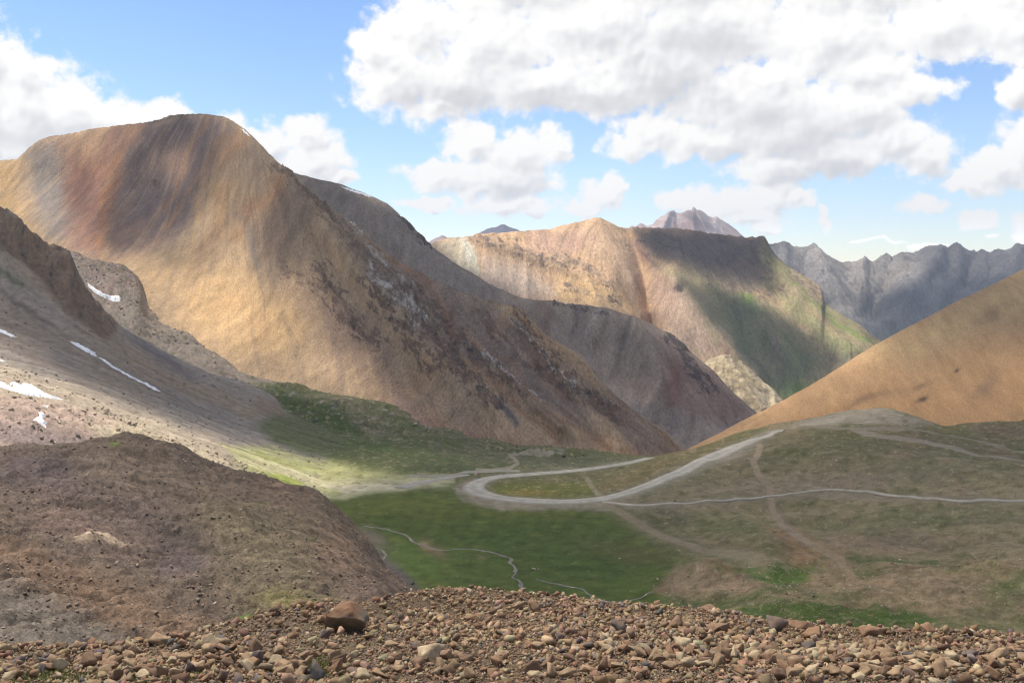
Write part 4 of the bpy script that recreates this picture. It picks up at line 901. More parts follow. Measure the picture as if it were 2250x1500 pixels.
def ribbon(name, L, pts, width, mat, lift=0.12, step=1.2, crown=0.0, kind='structure', wob=0.0, seed=0, ncross=9, tone=(188,178,158), edge=0.0):
    w3 = np.array([surf(L, px, py) for px, py in pts])
    c = catmull(w3, 16)
    d = np.r_[0, np.cumsum(np.hypot(*np.diff(c, axis=0).T))]
    t = np.arange(0, d[-1], step); c = np.stack([np.interp(t, d, c[:, 0]), np.interp(t, d, c[:, 1])], 1)
    for _ in range(4 if not wob else 1): c[1:-1] = 0.25 * c[:-2] + 0.5 * c[1:-1] + 0.25 * c[2:]
    tg = np.gradient(c, axis=0); tg /= np.hypot(tg[:, 0], tg[:, 1])[:, None] + 1e-9
    nr = np.stack([-tg[:, 1], tg[:, 0]], 1)
    wv = width if not isinstance(width, (list, tuple)) else np.interp(t / t[-1], np.linspace(0, 1, len(width)), width)
    wv = wv * np.ones(len(t))
    if wob: wv = wv * (1 + wob * fbm(t, t * 0 + seed, 6 * step, 4, seed))
    off = np.linspace(-.5, .5, ncross)
    if not wob: wv = wv * (1 + .16 * fbm(t, t * 0 + 1.7, 14, 4, 55))
    sh = (fbm(t, t * 0 + 3.3, 9 * step, 3, seed + 5) * wob * wv) if wob else 0 * t
    V = c[:, None, :] + nr[:, None, :] * (off[None, :, None] * wv[:, None, None] + sh[:, None, None])
    z = height(L, V[..., 0].ravel(), V[..., 1].ravel()).reshape(V.shape[:2])
    zc = z.mean(1, keepdims=True); k = 0.0 if wob else 0.7
    z = z * (1 - k) + np.maximum(zc, z) * k
    for _ in range(3 if not wob else 1): z[1:-1] = .25 * z[:-2] + .5 * z[1:-1] + .25 * z[2:]
    z = np.maximum(z, height(L, V[..., 0].ravel(), V[..., 1].ravel()).reshape(V.shape[:2])) + lift + crown * (1 - (2 * off[None, :]) ** 2)
    z[:, 0] -= lift * 1.3; z[:, -1] -= lift * 1.3
    R, Cn = z.shape; v = np.concatenate([V, z[..., None]], -1).reshape(-1, 3); i = np.arange(R * Cn).reshape(R, Cn)
    f = np.stack([i[:-1, :-1], i[1:, :-1], i[1:, 1:], i[:-1, 1:]], -1).reshape(-1, 4)
    prof = np.interp(np.linspace(0, 1, Cn), [0, .12, .24, .36, .5, .64, .76, .88, 1], [.72, .88, 1.1, .98, .9, .98, 1.1, .88, .72])
    cc = lin(tone)[None, None, :] * prof[None, :, None] * (1 + .22 * fbm(V[..., 0], V[..., 1], 5, 4, 88) + .15 * fbm(V[..., 0], V[..., 1], 30, 3, 89))[..., None]
    return tag(mesh_from(name, v, f, True, cc.reshape(-1, 3), mat), kind=kind), v

def road_material(name, a, b, across):
    m = plain_material(name, a, 0.92, 1.2, 0.14); return m
gravel = ground_material('road_gravel', 0.35, 0.06, 0.14)
gravel2 = gravel
ribbon('road', D, [(1722,946),(1705,949),(1650,969),(1600,990),(1560,1007),(1520,1025),(1480,1043),(1440,1060),(1400,1075),(1360,1088),(1320,1096),(1280,1100),(1230,1102),(1180,1101),(1130,1097),(1090,1092),(1060,1085),(1043,1077),(1040,1069),(1050,1060),
   (1072,1052),(1100,1047),(1150,1043),(1200,1039),(1260,1034),(1320,1027),(1360,1021),(1400,1013),(1428,1006)], [4,9,8.4,7.2,6.6,6.8,8.4,9,7,6,5.8,5.4], gravel, 0.2, 1.2, 0.05)
ribbon('road', D, [(880,1072),(905,1064),(940,1057),(970,1052),(1000,1047),(1030,1043)], [7,5,3], gravel, 0.15, 1.0)
ribbon('track', D, [(1325,1103),(1380,1109),(1430,1110),(1490,1106),(1560,1100),(1630,1096),(1700,1090),(1770,1081),(1830,1076),(1890,1080),(1950,1088),(2010,1093),(2070,1097),(2150,1099),(2250,1100),(2450,1102)], [2.2,1.3,1.3,1.7,2.1,2.1], gravel2, 0.28, 1.2, tone=(196,182,158))

bed = ground_material('stream_gravel', 0.25, 0.05, 0.3)
wm = bpy.data.materials.new('stream_water'); wm.use_nodes = True
wb = wm.node_tree.nodes['Principled BSDF']; wb.inputs['Base Color'].default_value = (0.16, 0.17, 0.17, 1); wb.inputs['Roughness'].default_value = 0.18
wn = wm.node_tree.nodes.new('ShaderNodeTexNoise'); wn.inputs['Scale'].default_value = 2.5; wn.inputs['Detail'].default_value = 4
wbp = wm.node_tree.nodes.new('ShaderNodeBump'); wbp.inputs['Strength'].default_value = 0.5; wbp.inputs['Distance'].default_value = 0.1
wm.node_tree.links.new(wn.outputs[0], wbp.inputs['Height']); wm.node_tree.links.new(wbp.outputs[0], wb.inputs['Normal'])
STREAMS = [([(800,1155),(830,1159),(860,1166),(885,1174),(905,1183),(915,1192),(935,1198),(960,1206),(985,1208),(1010,1205),(1040,1207),(1065,1210),(1085,1213),(1105,1220),(1124,1227),(1119,1236),(1128,1243),(1134,1250),(1128,1262),(1124,1269),(1138,1274),(1148,1284),(1150,1294),(1157,1306),(1165,1325)], .75),
  ([(800,1192),(820,1202),(838,1208),(849,1217),(841,1227),(842,1240)], .55), ([(1178,1272),(1210,1280),(1240,1287),(1275,1293),(1300,1308),(1340,1322),(1380,1318),(1420,1306),(1440,1300)], .5)]
for k, (pts, w) in enumerate(STREAMS):
    ribbon('stream_bed', D, pts, w * 1.25, bed, 0.07, 0.8, wob=1.1, tone=(150,138,116), seed=30 + k, ncross=5)
    ribbon('stream', D, pts, w * 0.36, wm, 0.14, 0.8, wob=0.9, seed=30 + k, ncross=3)

snow = plain_material('old_snow', (240, 238, 234), 0.75, 2.5, 0.22, 0.2, 1.1)
def patch(name, L, pts, mat, thick, label, cat, sub=1.0, group=None):
    """a sheet lying on the ground inside an outline, thin at its rim"""
    xs = [p[0] for p in pts]; ys = [p[1] for p in pts]
    nx = int((max(xs) - min(xs)) / sub) + 3; ny = int((max(ys) - min(ys)) / sub) + 3
    gx, gy = np.meshgrid(np.linspace(min(xs) - sub, max(xs) + sub, nx), np.linspace(min(ys) - sub, max(ys) + sub, ny))
    jx = gx + 3.6 * fbm(gx, gy, 10, 5, 71, .6); jy = gy + 3.2 * fbm(gx, gy, 8, 5, 72, .6)
    ins = inside(jx, jy, pts); d = seg_dist(jx, jy, list(pts) + [pts[0]]); dep = np.where(ins, smooth(0, 3.5, d), 0)
    P = np.array([surf(L, a, b) for a, b in zip(gx.ravel(), gy.ravel())])
    z = height(L, P[:, 0], P[:, 1]); v = np.c_[P, z + (dep.ravel() * thick + .06 * (dep.ravel() > 0) - .25 * (dep.ravel() == 0))]
    i = np.arange(nx * ny).reshape(ny, nx); q = ins[:-1, :-1].astype(int) + ins[:-1, 1:] + ins[1:, :-1] + ins[1:, 1:]
    f = np.stack([i[:-1, :-1], i[1:, :-1], i[1:, 1:], i[:-1, 1:]], -1)[q >= 2].reshape(-1, 4)
    if len(f) == 0: return None
    used = np.unique(f); rm = np.zeros(len(v), int); rm[used] = np.arange(len(used))
    o = mesh_from(name, v[used], rm[f], True, None, mat)
    return tag(o, label, cat, group)
SNOW = [
 (D, [(191,620),(200,628),(214,638),(230,647),(246,652),(258,649),(265,655),(264,663),(250,662),(236,658),(220,650),(205,641),(195,632)], 2.0, 'curved white snow bank below the dark boulder field in the cirque'),
 (Cc, [(150,748),(172,754),(195,766),(208,774),(214,784),(206,782),(192,774),(170,762)], 0.5, 'wider upper piece of the long snow streak on the grey scree slope'),
 (Cc, [(214,783),(232,790),(248,803),(272,816),(300,832),(325,842),(342,853),(356,860),(338,857),(322,846),(298,836),(270,820),(244,806)], 0.5, 'thin lower tail of the long snow streak on the grey scree slope'),
 (Cc, [(-60,826),(0,838),(18,846),(32,854),(20,842),(32,839),(46,846),(52,840),(70,846),(90,858),(108,868),(140,878),(120,878),(90,872),(60,868),(30,860),(0,851),(-60,842)], 0.6, 'largest bright snow patch at the left edge under dark rocks'),
 (Cc, [(84,905),(98,908),(99,914),(94,920),(104,930),(98,932),(103,940),(92,936),(84,926),(72,922),(78,918),(86,916)], 0.5, 'small ragged snow patch on the sunlit stony slope'),
 (Cc, [(-60,700),(0,722),(20,731),(38,741),(26,740),(0,730),(-60,712)], 0.5, 'snow streak cut by the left edge high on the grey slope'),
 (Cc, [(-30,776),(0,788),(14,795),(2,793),(-30,782)], 0.4, 'tiny snow sliver at the left edge above the dark rocks'),
 (Cc, [(322,740),(332,746),(343,755),(336,753),(326,746)], 0.5, 'short snow dash high on the shaded right side of the scree slope'),
 (G, [(746,407),(765,413),(790,421),(812,428),(822,434),(810,432),(786,425),(762,417)], 1.0, 'long thin snow cornice just under the grey ridge crest'),
 (F, [(527,281),(538,287),(552,300),(546,298),(534,290)], 2.5, 'small snow cornice on the great mountain just right of its summit'),
 (Cc, [(94,890),(106,890),(106,894),(94,894)], 0.4, 'tiny snow speck above the ragged snow patch'),
]
for (L, pts, th, lab) in SNOW: patch('snow_patch', L, pts, snow, th, lab, 'snow patch', 0.9)

# ================================================================== STONES
import bmesh
def hull(seed, n=14, sc=(1, .8, .55), blocky=0.0, bevel=0.0):
    r = np.random.default_rng(seed); bm = bmesh.new()
    p = r.normal(size=(n, 3)); p /= np.linalg.norm(p, axis=1)[:, None]
    if blocky: 
        q = np.clip(p * 1.5, -1, 1); p = p * (1 - blocky) + q * blocky
    p = p * (0.66 + 0.42 * r.random((n, 1))) * np.array(sc) * 0.5
    for q in p: bm.verts.new(q)
    h = bmesh.ops.convex_hull(bm, input=bm.verts)
    bmesh.ops.delete(bm, geom=[g for g in h['geom_interior'] if isinstance(g, bmesh.types.BMVert)], context='VERTS')
    if bevel:
        bmesh.ops.dissolve_limit(bm, angle_limit=math.radians(12), verts=bm.verts, edges=bm.edges)
        bmesh.ops.bevel(bm, geom=list(bm.edges), offset=bevel, segments=1, affect='EDGES', clamp_overlap=True)
    bmesh.ops.triangulate(bm, faces=bm.faces)
    bm.verts.ensure_lookup_table(); bm.verts.index_update()
    v = np.array([x.co[:] for x in bm.verts], np.float32); f = np.array([[x.index for x in fc.verts] for fc in bm.faces], np.int32)
    bm.free(); return v, f
def roughen(v, f, amp, seed, levels=2):
    """split and chip a hull so that a stone seen close is not a plain polyhedron"""
    bm = bmesh.new()
    vs_ = [bm.verts.new(x) for x in v]
    for t in f: bm.faces.new([vs_[i] for i in t])
    for k in range(levels): bmesh.ops.subdivide_edges(bm, edges=list(bm.edges), cuts=1, use_grid_fill=True)
    bm.normal_update()
    co = np.array([x.co[:] for x in bm.verts]); no = np.array([x.normal[:] for x in bm.verts])
    s = np.ptp(co, axis=0).max()
    d = fbm(co[:, 0] + co[:, 2] * .7, co[:, 1] + co[:, 2] * 1.3, s * .35, 4, seed, .55) + .6 * fbm(co[:, 0] - co[:, 2], co[:, 1] * 2, s * .2, 3, seed + 3, .5, True)
    co = co + no * (amp * s * d)[:, None]
    bmesh.ops.triangulate(bm, faces=bm.faces); bm.verts.index_update()
    f2 = np.array([[x.index for x in fc.verts] for fc in bm.faces], np.int32); bm.free()
    return co.astype(np.float32), f2

def rotmats(r, n, tilt):
    a = r.random(n) * 2 * np.pi; b = (r.random(n) - .5) * 2 * tilt; c = (r.random(n) - .5) * 2 * tilt
    ca, sa, cb, sb, cc, sc = np.cos(a), np.sin(a), np.cos(b), np.sin(b), np.cos(c), np.sin(c)
    o = np.zeros_like(a); i = np.ones_like(a)
    Rz = np.stack([ca, -sa, o, sa, ca, o, o, o, i], -1).reshape(-1, 3, 3)
    Rx = np.stack([i, o, o, o, cb, -sb, o, sb, cb], -1).reshape(-1, 3, 3)
    Ry = np.stack([cc, o, sc, o, i, o, -sc, o, cc], -1).reshape(-1, 3, 3)
    return Rz @ Rx @ Ry
def merge_stones(name, protos, pos, size, colors, mat, seed, tilt=.6):
    r = np.random.default_rng(seed); n = len(pos); R = rotmats(r, n, tilt); which = r.integers(0, len(protos), n)
    V, F_, Cl, base = [], [], [], 0
    for k, (v, f) in enumerate(protos):
        m = np.where(which == k)[0]
        if not len(m): continue
        w = np.einsum('nij,vj->nvi', R[m], v) * size[m][:, None, None] + pos[m][:, None, :]
        V.append(w.reshape(-1, 3)); F_.append((f[None] + (np.arange(len(m)) * len(v))[:, None, None] + base).reshape(-1, 3))
        Cl.append(np.repeat(colors[m], len(v), 0)); base += len(m) * len(v)
    o = mesh_from(name, np.concatenate(V), np.concatenate(F_), False, np.concatenate(Cl), mat)
    return tag(o, kind='stuff')

TONES = {'tan': (168, 140, 108), 'rust': (148, 116, 88), 'brown': (142, 114, 90), 'purple_grey': (124, 109, 99), 'pale': (186, 164, 130), 'blue_grey': (112, 106, 100)}
TN = list(TONES); TW = np.array([.46, .14, .20, .05, .13, .02]); TW = TW / TW.sum()
rock_m = rock_material('rock_surface', True); stone_m = rock_material('stone_surface', False)
SMALL = [hull(300 + k, 7 + k % 3, (1, .7 + .02 * k, .42 + .05 * (k % 6)), .1) for k in range(14)]
TINY = [hull(340 + k, 8, (1, .8, .55), .5) for k in range(6)]
BIG = [roughen(*hull(360 + k, 9 + k % 4, (1, .72 + .03 * (k % 5), .42 + .05 * (k % 6)), .3), .028, 400 + k) for k in range(22)]
BIGME = []
for k, (v, f) in enumerate(BIG):
    o = mesh_from('rock', v, f, False, None, rock_m); BIGME.append(o.data); bpy.data.objects.remove(o)

# --- the stones one can point at: (px, base py, width px, height px, tone, label, tilt)
NAMED = [
 (948,1450,66,40,'pale','large flat pale brown slab tilted towards the viewer in the middle of the rubble',7),
 (1172,1344,30,26,'brown','dark square-edged rock standing on the rubble crest in front of the stream',1),
 (1140,1340,26,22,'tan','tan block left of the dark square-edged rock on the rubble crest',3),
 (1710,1392,48,40,'purple_grey','rounded purple-grey boulder, tallest on the crest right of centre',4),
 (1768,1382,56,22,'rust','long flat reddish slab on the crest right of the rounded purple-grey boulder',5),
 (1792,1406,44,32,'rust','rust-coloured angular block with a dark face below the long reddish slab',6),
 (1922,1397,58,22,'rust','wide low rust slab on the right part of the rubble crest',8),
 (1780,1432,32,26,'purple_grey','dark purple-grey block below the reddish crest slabs',9),
 (1484,1379,38,26,'brown','dark rust-brown rock near the crest, left of the grey slab pair',10),
 (1585,1392,66,28,'brown','broad grey-brown slab just under the rubble crest, right of centre',11),
 (1555,1346,36,16,'brown','pointed grey rock jutting up at the crest over green meadow',12),
 (1503,1420,44,28,'pale','pale pinkish rounded rock below the broad grey-brown slab',13),
 (1592,1456,42,38,'brown','tall wedge-shaped brown rock with a shadowed right face',14),
 (1447,1460,40,36,'tan','tan and orange block in the lower rubble, right of centre',15),
 (1515,1468,28,26,'pale','pale olive rounded cobble beside the tan and orange block',16),
 (322,1490,64,42,'rust','big rust-streaked wedge rock at the lower left',17),
 (186,1468,54,34,'brown','large brown rock with a dark overhang at the lower left',18),
 (560,1462,34,34,'purple_grey','square block with bluish left face and orange right face',19),
 (735,1478,34,42,'rust','upright rust-brown rock in the lower rubble left of centre',20),
 (694,1492,36,40,'blue_grey','dark greenish-grey upright rock at the bottom left of centre',21),
 (463,1424,52,38,'pale','pale leaning slab on the left rubble crest',0),
 (560,1434,34,30,'brown','brown block with shaded front near the left crest',2),
 (225,1438,26,24,'rust','orange pointed rock at the left crest',3),
 (290,1436,30,20,'brown','low dark brown rock beside the orange pointed rock',5),
 (345,1418,62,24,'tan','long tan slab lying along the left crest',8),
 (22,1466,44,26,'purple_grey','grey rock cut by the left edge of the view',10),
 (20,1492,46,18,'pale','pale flat rock in the bottom left corner',7),
 (1357,1392,36,32,'purple_grey','purple-grey rock sitting alone below the crest, centre right',1),
 (1230,1408,22,20,'purple_grey','round purple-grey cobble in the middle rubble',4),
 (1311,1450,20,17,'blue_grey','small dark blue-grey cobble in the middle rubble',9),
 (2038,1390,30,22,'rust','rust rock leaning on the right crest',12),
 (2130,1396,26,20,'rust','reddish-brown rock on the crest near the right end',14),
 (1925,1422,40,22,'purple_grey','purple-brown slab below the wide low rust slab',15),
 (2085,1420,26,24,'rust','rust-brown pointed rock right of the purple-brown slab',16),
 (2180,1448,34,24,'tan','orange-tan block in the rubble near the right edge',17),
 (645,1403,22,18,'rust','rust rock left of and behind the great boulder',18),
 (712,1402,26,22,'purple_grey','purple-grey rock leaning at the left foot of the great boulder',19),
 (740,1404,20,14,'tan','small tan rock in front of the great boulder',20),
 (822,1385,28,15,'tan','tan flat rock to the right of the great boulder',11),
 (1865,1455,26,18,'purple_grey','dark purple-grey cobble in the lower right rubble',13),
 (1230,1365,20,14,'rust','rusty stone just under the middle of the crest',6),
 (1040,1365,44,16,'rust','long rusty slab under the highest part of the crest',5),
 (1010,1303,26,12,'brown','dark brown rock on the very top of the rubble crest',9),
 (2040,1480,30,20,'pale','pale angular rock near the bottom right',3),
 (1750,1486,44,22,'tan','tan slab at the bottom, right of centre',8),
 (1180,1486,44,16,'pale','long pale slab at the bottom middle',5),
]
def place_rock(mesh_i, x, y, sx, sy, sz, rot, tone, name='rock', sink=.3, r=None):
    o = bpy.data.objects.new(name, BIGME[mesh_i % len(BIGME)]); COL.objects.link(o)
    z = float(height(A, x, y)[0])
    o.location = (x, y, z + sz * (.5 - sink)); o.scale = (sx, sy, sz); o.rotation_euler = rot
    c = lin(TONES[tone]) * (0.82 + .36 * r.random()); o.color = (*[float(q) for q in c], 1)
    return o
rr = np.random.default_rng(99)
TAKEN = []
for (px, py, w, h, tone, lab, mi) in NAMED:
    x, y = surf(A, px, py); s = y / FPX
    d = np.ptp(BIG[mi % len(BIG)][0], axis=0)
    o = place_rock(mi, x, y + .3 * w * s, w * s / d[0], w * s * .85 / d[1], (h * 1.25 * s) / d[2], ((rr.random() - .5) * .35, (rr.random() - .5) * .35, (rr.random() - .5) * .5), tone, 'rock', .16, rr)
    o.location.z = float(height(A, x, y + .3 * w * s)[0]) + h * .36 * s
    tag(o, lab, 'rock'); TAKEN.append((x, y + .3 * w * s, w * s * .5))
# the great boulder: a block with a flat dark front, flat top and a step down on its right
def great_boulder():
    x, y = surf(A, 757, 1389); s = y / FPX
    F_ = [(-43,6),(-44,28),(-38,46),(-25,58),(0,60),(16,54),(26,42),(44,30),(46,16),(36,6),(0,-4),(-24,-2)]
    bm = bmesh.new()
    for (a, b) in F_: bm.verts.new((a * s, .14 - .28 * min(b, 48) / 48 + .16 * max(b - 48, 0) / 12, b * s))
    for (a, b) in F_: bm.verts.new((a * .86 * s + .04, .62, (b * .92 + 1) * s))
    bm.verts.new((-14 * s, -.2, 44 * s)); bm.verts.new((10 * s, .25, 64 * s))
    h = bmesh.ops.convex_hull(bm, input=bm.verts)
    bmesh.ops.delete(bm, geom=[g for g in h['geom_interior'] if isinstance(g, bmesh.types.BMVert)], context='VERTS')
    bmesh.ops.triangulate(bm, faces=bm.faces); bm.verts.index_update()
    v = np.array([q.co[:] for q in bm.verts], np.float32); f = np.array([[q.index for q in fc.verts] for fc in bm.faces], np.int32); bm.free()
    v, f = roughen(v, f, .03, 777, 3)
    m = rock_m.copy(); m.name = 'boulder_surface'; nt = m.node_tree; L = nt.links.new
    bs = [n for n in nt.nodes if n.type == 'BSDF_PRINCIPLED'][0]; old = bs.inputs['Base Color'].links[0].from_socket
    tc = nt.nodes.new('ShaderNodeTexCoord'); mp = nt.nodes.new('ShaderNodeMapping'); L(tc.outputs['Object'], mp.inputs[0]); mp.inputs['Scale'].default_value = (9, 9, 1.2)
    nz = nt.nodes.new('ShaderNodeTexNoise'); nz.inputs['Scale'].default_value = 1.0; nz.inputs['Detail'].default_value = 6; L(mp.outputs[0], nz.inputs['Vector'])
    st_ = nt.nodes.new('ShaderNodeMix'); st_.data_type = 'RGBA'; st_.inputs['A'].default_value = (*lin((100, 88, 76)), 1); st_.inputs['B'].default_value = (*lin((150, 132, 106)), 1); L(nz.outputs[0], st_.inputs['Factor'])  # shade of the front painted in as darker grey-brown; rust above is real
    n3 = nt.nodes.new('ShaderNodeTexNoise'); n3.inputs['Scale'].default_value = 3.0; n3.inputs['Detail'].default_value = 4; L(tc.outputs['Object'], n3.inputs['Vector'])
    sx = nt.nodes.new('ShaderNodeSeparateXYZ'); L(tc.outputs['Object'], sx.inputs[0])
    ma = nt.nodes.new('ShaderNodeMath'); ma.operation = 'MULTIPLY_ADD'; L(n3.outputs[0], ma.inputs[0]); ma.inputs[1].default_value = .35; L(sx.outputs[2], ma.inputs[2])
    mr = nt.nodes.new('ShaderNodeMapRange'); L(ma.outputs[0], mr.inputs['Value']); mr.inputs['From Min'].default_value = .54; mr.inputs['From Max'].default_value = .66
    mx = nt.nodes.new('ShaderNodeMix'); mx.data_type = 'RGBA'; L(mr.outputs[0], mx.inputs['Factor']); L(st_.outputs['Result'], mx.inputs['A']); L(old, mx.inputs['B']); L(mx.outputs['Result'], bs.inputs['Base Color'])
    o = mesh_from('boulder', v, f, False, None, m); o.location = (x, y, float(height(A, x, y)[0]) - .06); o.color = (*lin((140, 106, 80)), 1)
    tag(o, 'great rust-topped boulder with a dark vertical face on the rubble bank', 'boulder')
    TAKEN.append((x, y + .3, .5))
great_boulder()

# --- loose stones of the bank, by the thousand; the largest ones as things
N = 230000
Yr = np.sqrt(rng.random(N) * (37.5 ** 2 - 11.5 ** 2) + 11.5 ** 2); U = (rng.random(N) - .5) * 1.44; X = U * Yr
PXs = U * FPX + CX
sz = 0.034 * (1 - rng.random(N)) ** (-0.43)
big_zone = .75 + .5 * smooth(.0, .5, fbm(X, Yr, 5, 3, 301)) + .35 * smooth(800, 300, PXs) + .3 * np.exp(-((PXs - 1600) / 350) ** 2)
sz = np.minimum(sz * big_zone, .30)
Z = height(A, X, Yr)
far_ok = Yr < np.interp(PXs, A.cols, A.Y[A.nfront]) + 3.5
PYs = HORIZ - Z / Yr * FPX
green = np.exp(-(((PXs - 110) / 110) ** 2 + ((PYs - 1482) / 26) ** 2)) + np.exp(-(((PXs - 700) / 40) ** 2 + ((PYs - 1455) / 40) ** 2)) * .8
keep = (rng.random(N) > green * .75) & far_ok
for (tx, ty, tr) in TAKEN: keep &= (np.hypot(X - tx, Yr - ty) > tr * .9) | (sz < .12)
X, Yr, Z, sz, PXs, PYs = [a[keep] for a in (X, Yr, Z, sz, PXs, PYs)]; N = len(X)
tone_i = rng.choice(len(TN), N, p=TW)
app = np.where((PXs > -10) & (PXs < 2260) & (PYs < 1500) & (PYs > 1290), sz / Yr, 0)
order = np.argsort(-app); NI = 300 - len(NAMED) - 1
indiv = order[:NI]; rest = order[NI:]
WORD = {'tan': 'tan', 'rust': 'rust-orange', 'brown': 'dull brown', 'purple_grey': 'purple-grey', 'pale': 'pale sandy', 'blue_grey': 'dark bluish'}
for i in indiv:
    tone = TN[tone_i[i]]
    o = place_rock(int(rr.integers(0, 22)), float(X[i]), float(Yr[i]), float(sz[i]) * 1.15, float(sz[i]) * (0.9 + .3 * rr.random()), float(sz[i]) * (1.0 + .5 * rr.random()),
                   ((rr.random() - .5) * .9, (rr.random() - .5) * .9, rr.random() * 6.28), tone, 'rock', .22, rr)
    row = 'near the crest' if PYs[i] < 1400 else ('in the middle rows' if PYs[i] < 1450 else 'in the bottom rows')
    zone = 'left end' if PXs[i] < 450 else ('left half' if PXs[i] < 1125 else ('right half' if PXs[i] < 1800 else 'right end'))
    tag(o, '%s angular stone %s of the rubble bank, %s' % (WORD[tone], row, zone), 'rock', 'loose %s stones %s of the rubble bank, %s' % (WORD[tone], row, zone))
def tone_cols(idx, r, spread=.5):
    base = np.array([lin(TONES[t]) for t in TN])[idx]
    return base * (1 - spread / 2 + spread * r.random((len(idx), 1))) * (1 + .06 * r.normal(size=(len(idx), 3)))
pos = np.stack([X[rest], Yr[rest], Z[rest] + sz[rest] * (.0 + .45 * rng.random(len(rest)))], -1)
bigr = sz[rest] > .13
merge_stones('loose_stones', [BIG_ for BIG_ in [hull(500 + k, 8 + k % 4, (1, .75, .38 + .04 * k), .15) for k in range(14)]], pos[bigr], sz[rest][bigr] * 1.15, tone_cols(tone_i[rest][bigr], rng), stone_m, 1, 1.0)
merge_stones('pebbles', SMALL, pos[~bigr], sz[rest][~bigr] * 1.25, tone_cols(tone_i[rest][~bigr], rng), stone_m, 2, 1.1)

# --- stones strewn over the slopes
def strew(name, L, n, box, size, tones, seed, dens=None, lift=.15, tilt=.5):
    r = np.random.default_rng(seed)
    R, C = L.Y.shape; c0, c1 = [(b - L.px0) / L.dpx for b in box[:2]]
    cc = c0 + r.random(n) * (c1 - c0)
    ylo, yhi = box[2:]
    y = np.sqrt(r.random(n) * (yhi ** 2 - ylo ** 2) + ylo ** 2); u = (cc * L.dpx + L.px0 - CX) / FPX; x = u * y
    z = height(L, x, y); px = cc * L.dpx + L.px0; py = HORIZ - z / y * FPX
    k = np.ones(n) if dens is None else dens(px, py, x, y)
    m = r.random(n) < k; x, y, z = x[m], y[m], z[m]; n = len(x)
    s = np.minimum(size[0] * (1 - r.random(n)) ** (-size[2]), size[1])
    ti = r.integers(0, len(tones), n); cols = np.array([lin(t) for t in tones])[ti] * (.75 + .5 * r.random((n, 1)))
    return merge_stones(name, TINY, np.stack([x, y, z + s * lift], -1), s, cols, stone_m, seed + 1, tilt)
strew('scree_stones', B, 90000, (-100, 1000, 60, 232), (.12, .7, .36), [(140,122,102),(112,98,86),(124,108,92),(166,150,128),(128,106,88)], 610,
      lambda px, py, x, y: .35 + .65 * smooth(-.1, .4, fbm(x, y, 14, 3, 611)))
strew('slope_stones', Cc, 16000, (-60, 760, 240, 360), (.26, 2.2, .44), [(206,186,156),(180,160,138),(150,134,120),(218,202,168)], 620,
      lambda px, py, x, y: np.clip(.3 + smooth(.0, .4, fbm(x, y, 18, 3, 621)) + .8 * smooth(450, 560, px) * (py > 930), 0, 1))
strew('slope_stones', Cc, 5000, (-60, 900, 360, 540), (.3, 1.6, .4), [(170,150,130),(126,114,108)], 625)
strew('moraine_stones', D, 15000, (130, 1420, 480, 1150), (.5, 4.0, .40), [(190,178,156),(150,138,124),(110,100,94)], 630,
      lambda px, py, x, y: np.clip(poly_mask(px, py, [(130,530),(320,590),(420,735),(560,820),(760,868),(1000,950),(1420,1000),(1200,1025),(900,1010),(700,960),(560,880),(380,790),(190,640)], 12) * (.25 + .8 * smooth(-.1, .35, fbm(x, y, 30, 3, 631))), 0, 1))
strew('moraine_stones', D, 9000, (140, 520, 800, 1150), (.8, 3.8, .40), [(190,176,156),(160,144,128),(140,126,114)], 635,
      lambda px, py, x, y: poly_mask(px, py, [(130,545),(240,556),(330,600),(420,700),(500,780),(420,800),(250,700)], 12) * (.3 + .7 * smooth(-.1, .35, fbm(x, y, 40, 3, 636))))
strew('meadow_stones', D, 11000, (600, 2400, 215, 470), (.22, 1.5, .42), [(206,196,170),(188,170,140),(160,140,120)], 640,
      lambda px, py, x, y: np.clip(.03 + .9 * smooth(.15, .45, fbm(x, y, 22, 3, 641)) * smooth(900, 1500, px) + .12 * (py < 1090), 0, 1))
strew('talus_stones', D, 1500, (770, 960, 255, 330), (.25, 1.6, .4), [(120,108,100),(150,132,116),(96,88,86)], 660,
      lambda px, py, x, y: np.exp(-(seg_dist(px, py, [(790,1190),(830,1225),(880,1270),(930,1325)]) / 18) ** 2))
strew('hummock_stones', D, 9000, (1430, 2400, 205, 262), (.14, 1.0, .42), [(190,160,124),(160,120,94),(206,190,160)], 650,
      lambda px, py, x, y: .15 + .85 * smooth(-.05, .35, fbm(x, y, 14, 3, 651)))

# --- roadside marker by the hairpin
mx_, my_ = surf(D, 1052, 1047); mz = float(height(D, mx_, my_)[0])
mk_ = bpy.data.objects.new('marker_post', None); COL.objects.link(mk_); mk_.location = (mx_, my_, mz)
tag(mk_, 'small pale upright marker with a pinkish top beside the hairpin bend', 'marker')
def prism(name, w, h, z0, mat, top=1.0):
    v = [(sx * w * k, sy * w * k * .7, z) for z, k in ((z0, .5), (z0 + h, .5 * top)) for sx, sy in ((-1,-1),(1,-1),(1,1),(-1,1))]
    f = [(0,3,2,1),(4,5,6,7),(0,1,5,4),(1,2,6,5),(2,3,7,6),(3,0,4,7)]
    return mesh_from(name, np.array(v), np.array(f), False, None, mat, mk_)
prism('base', 1.0, .25, -.05, plain_material('marker_stone', (170, 150, 124))); prism('post', .62, .85, .2, plain_material('marker_body', (196, 176, 146)), .9); prism('cap', .66, .45, 1.05, plain_material('marker_cap', (196, 130, 110)), .8)

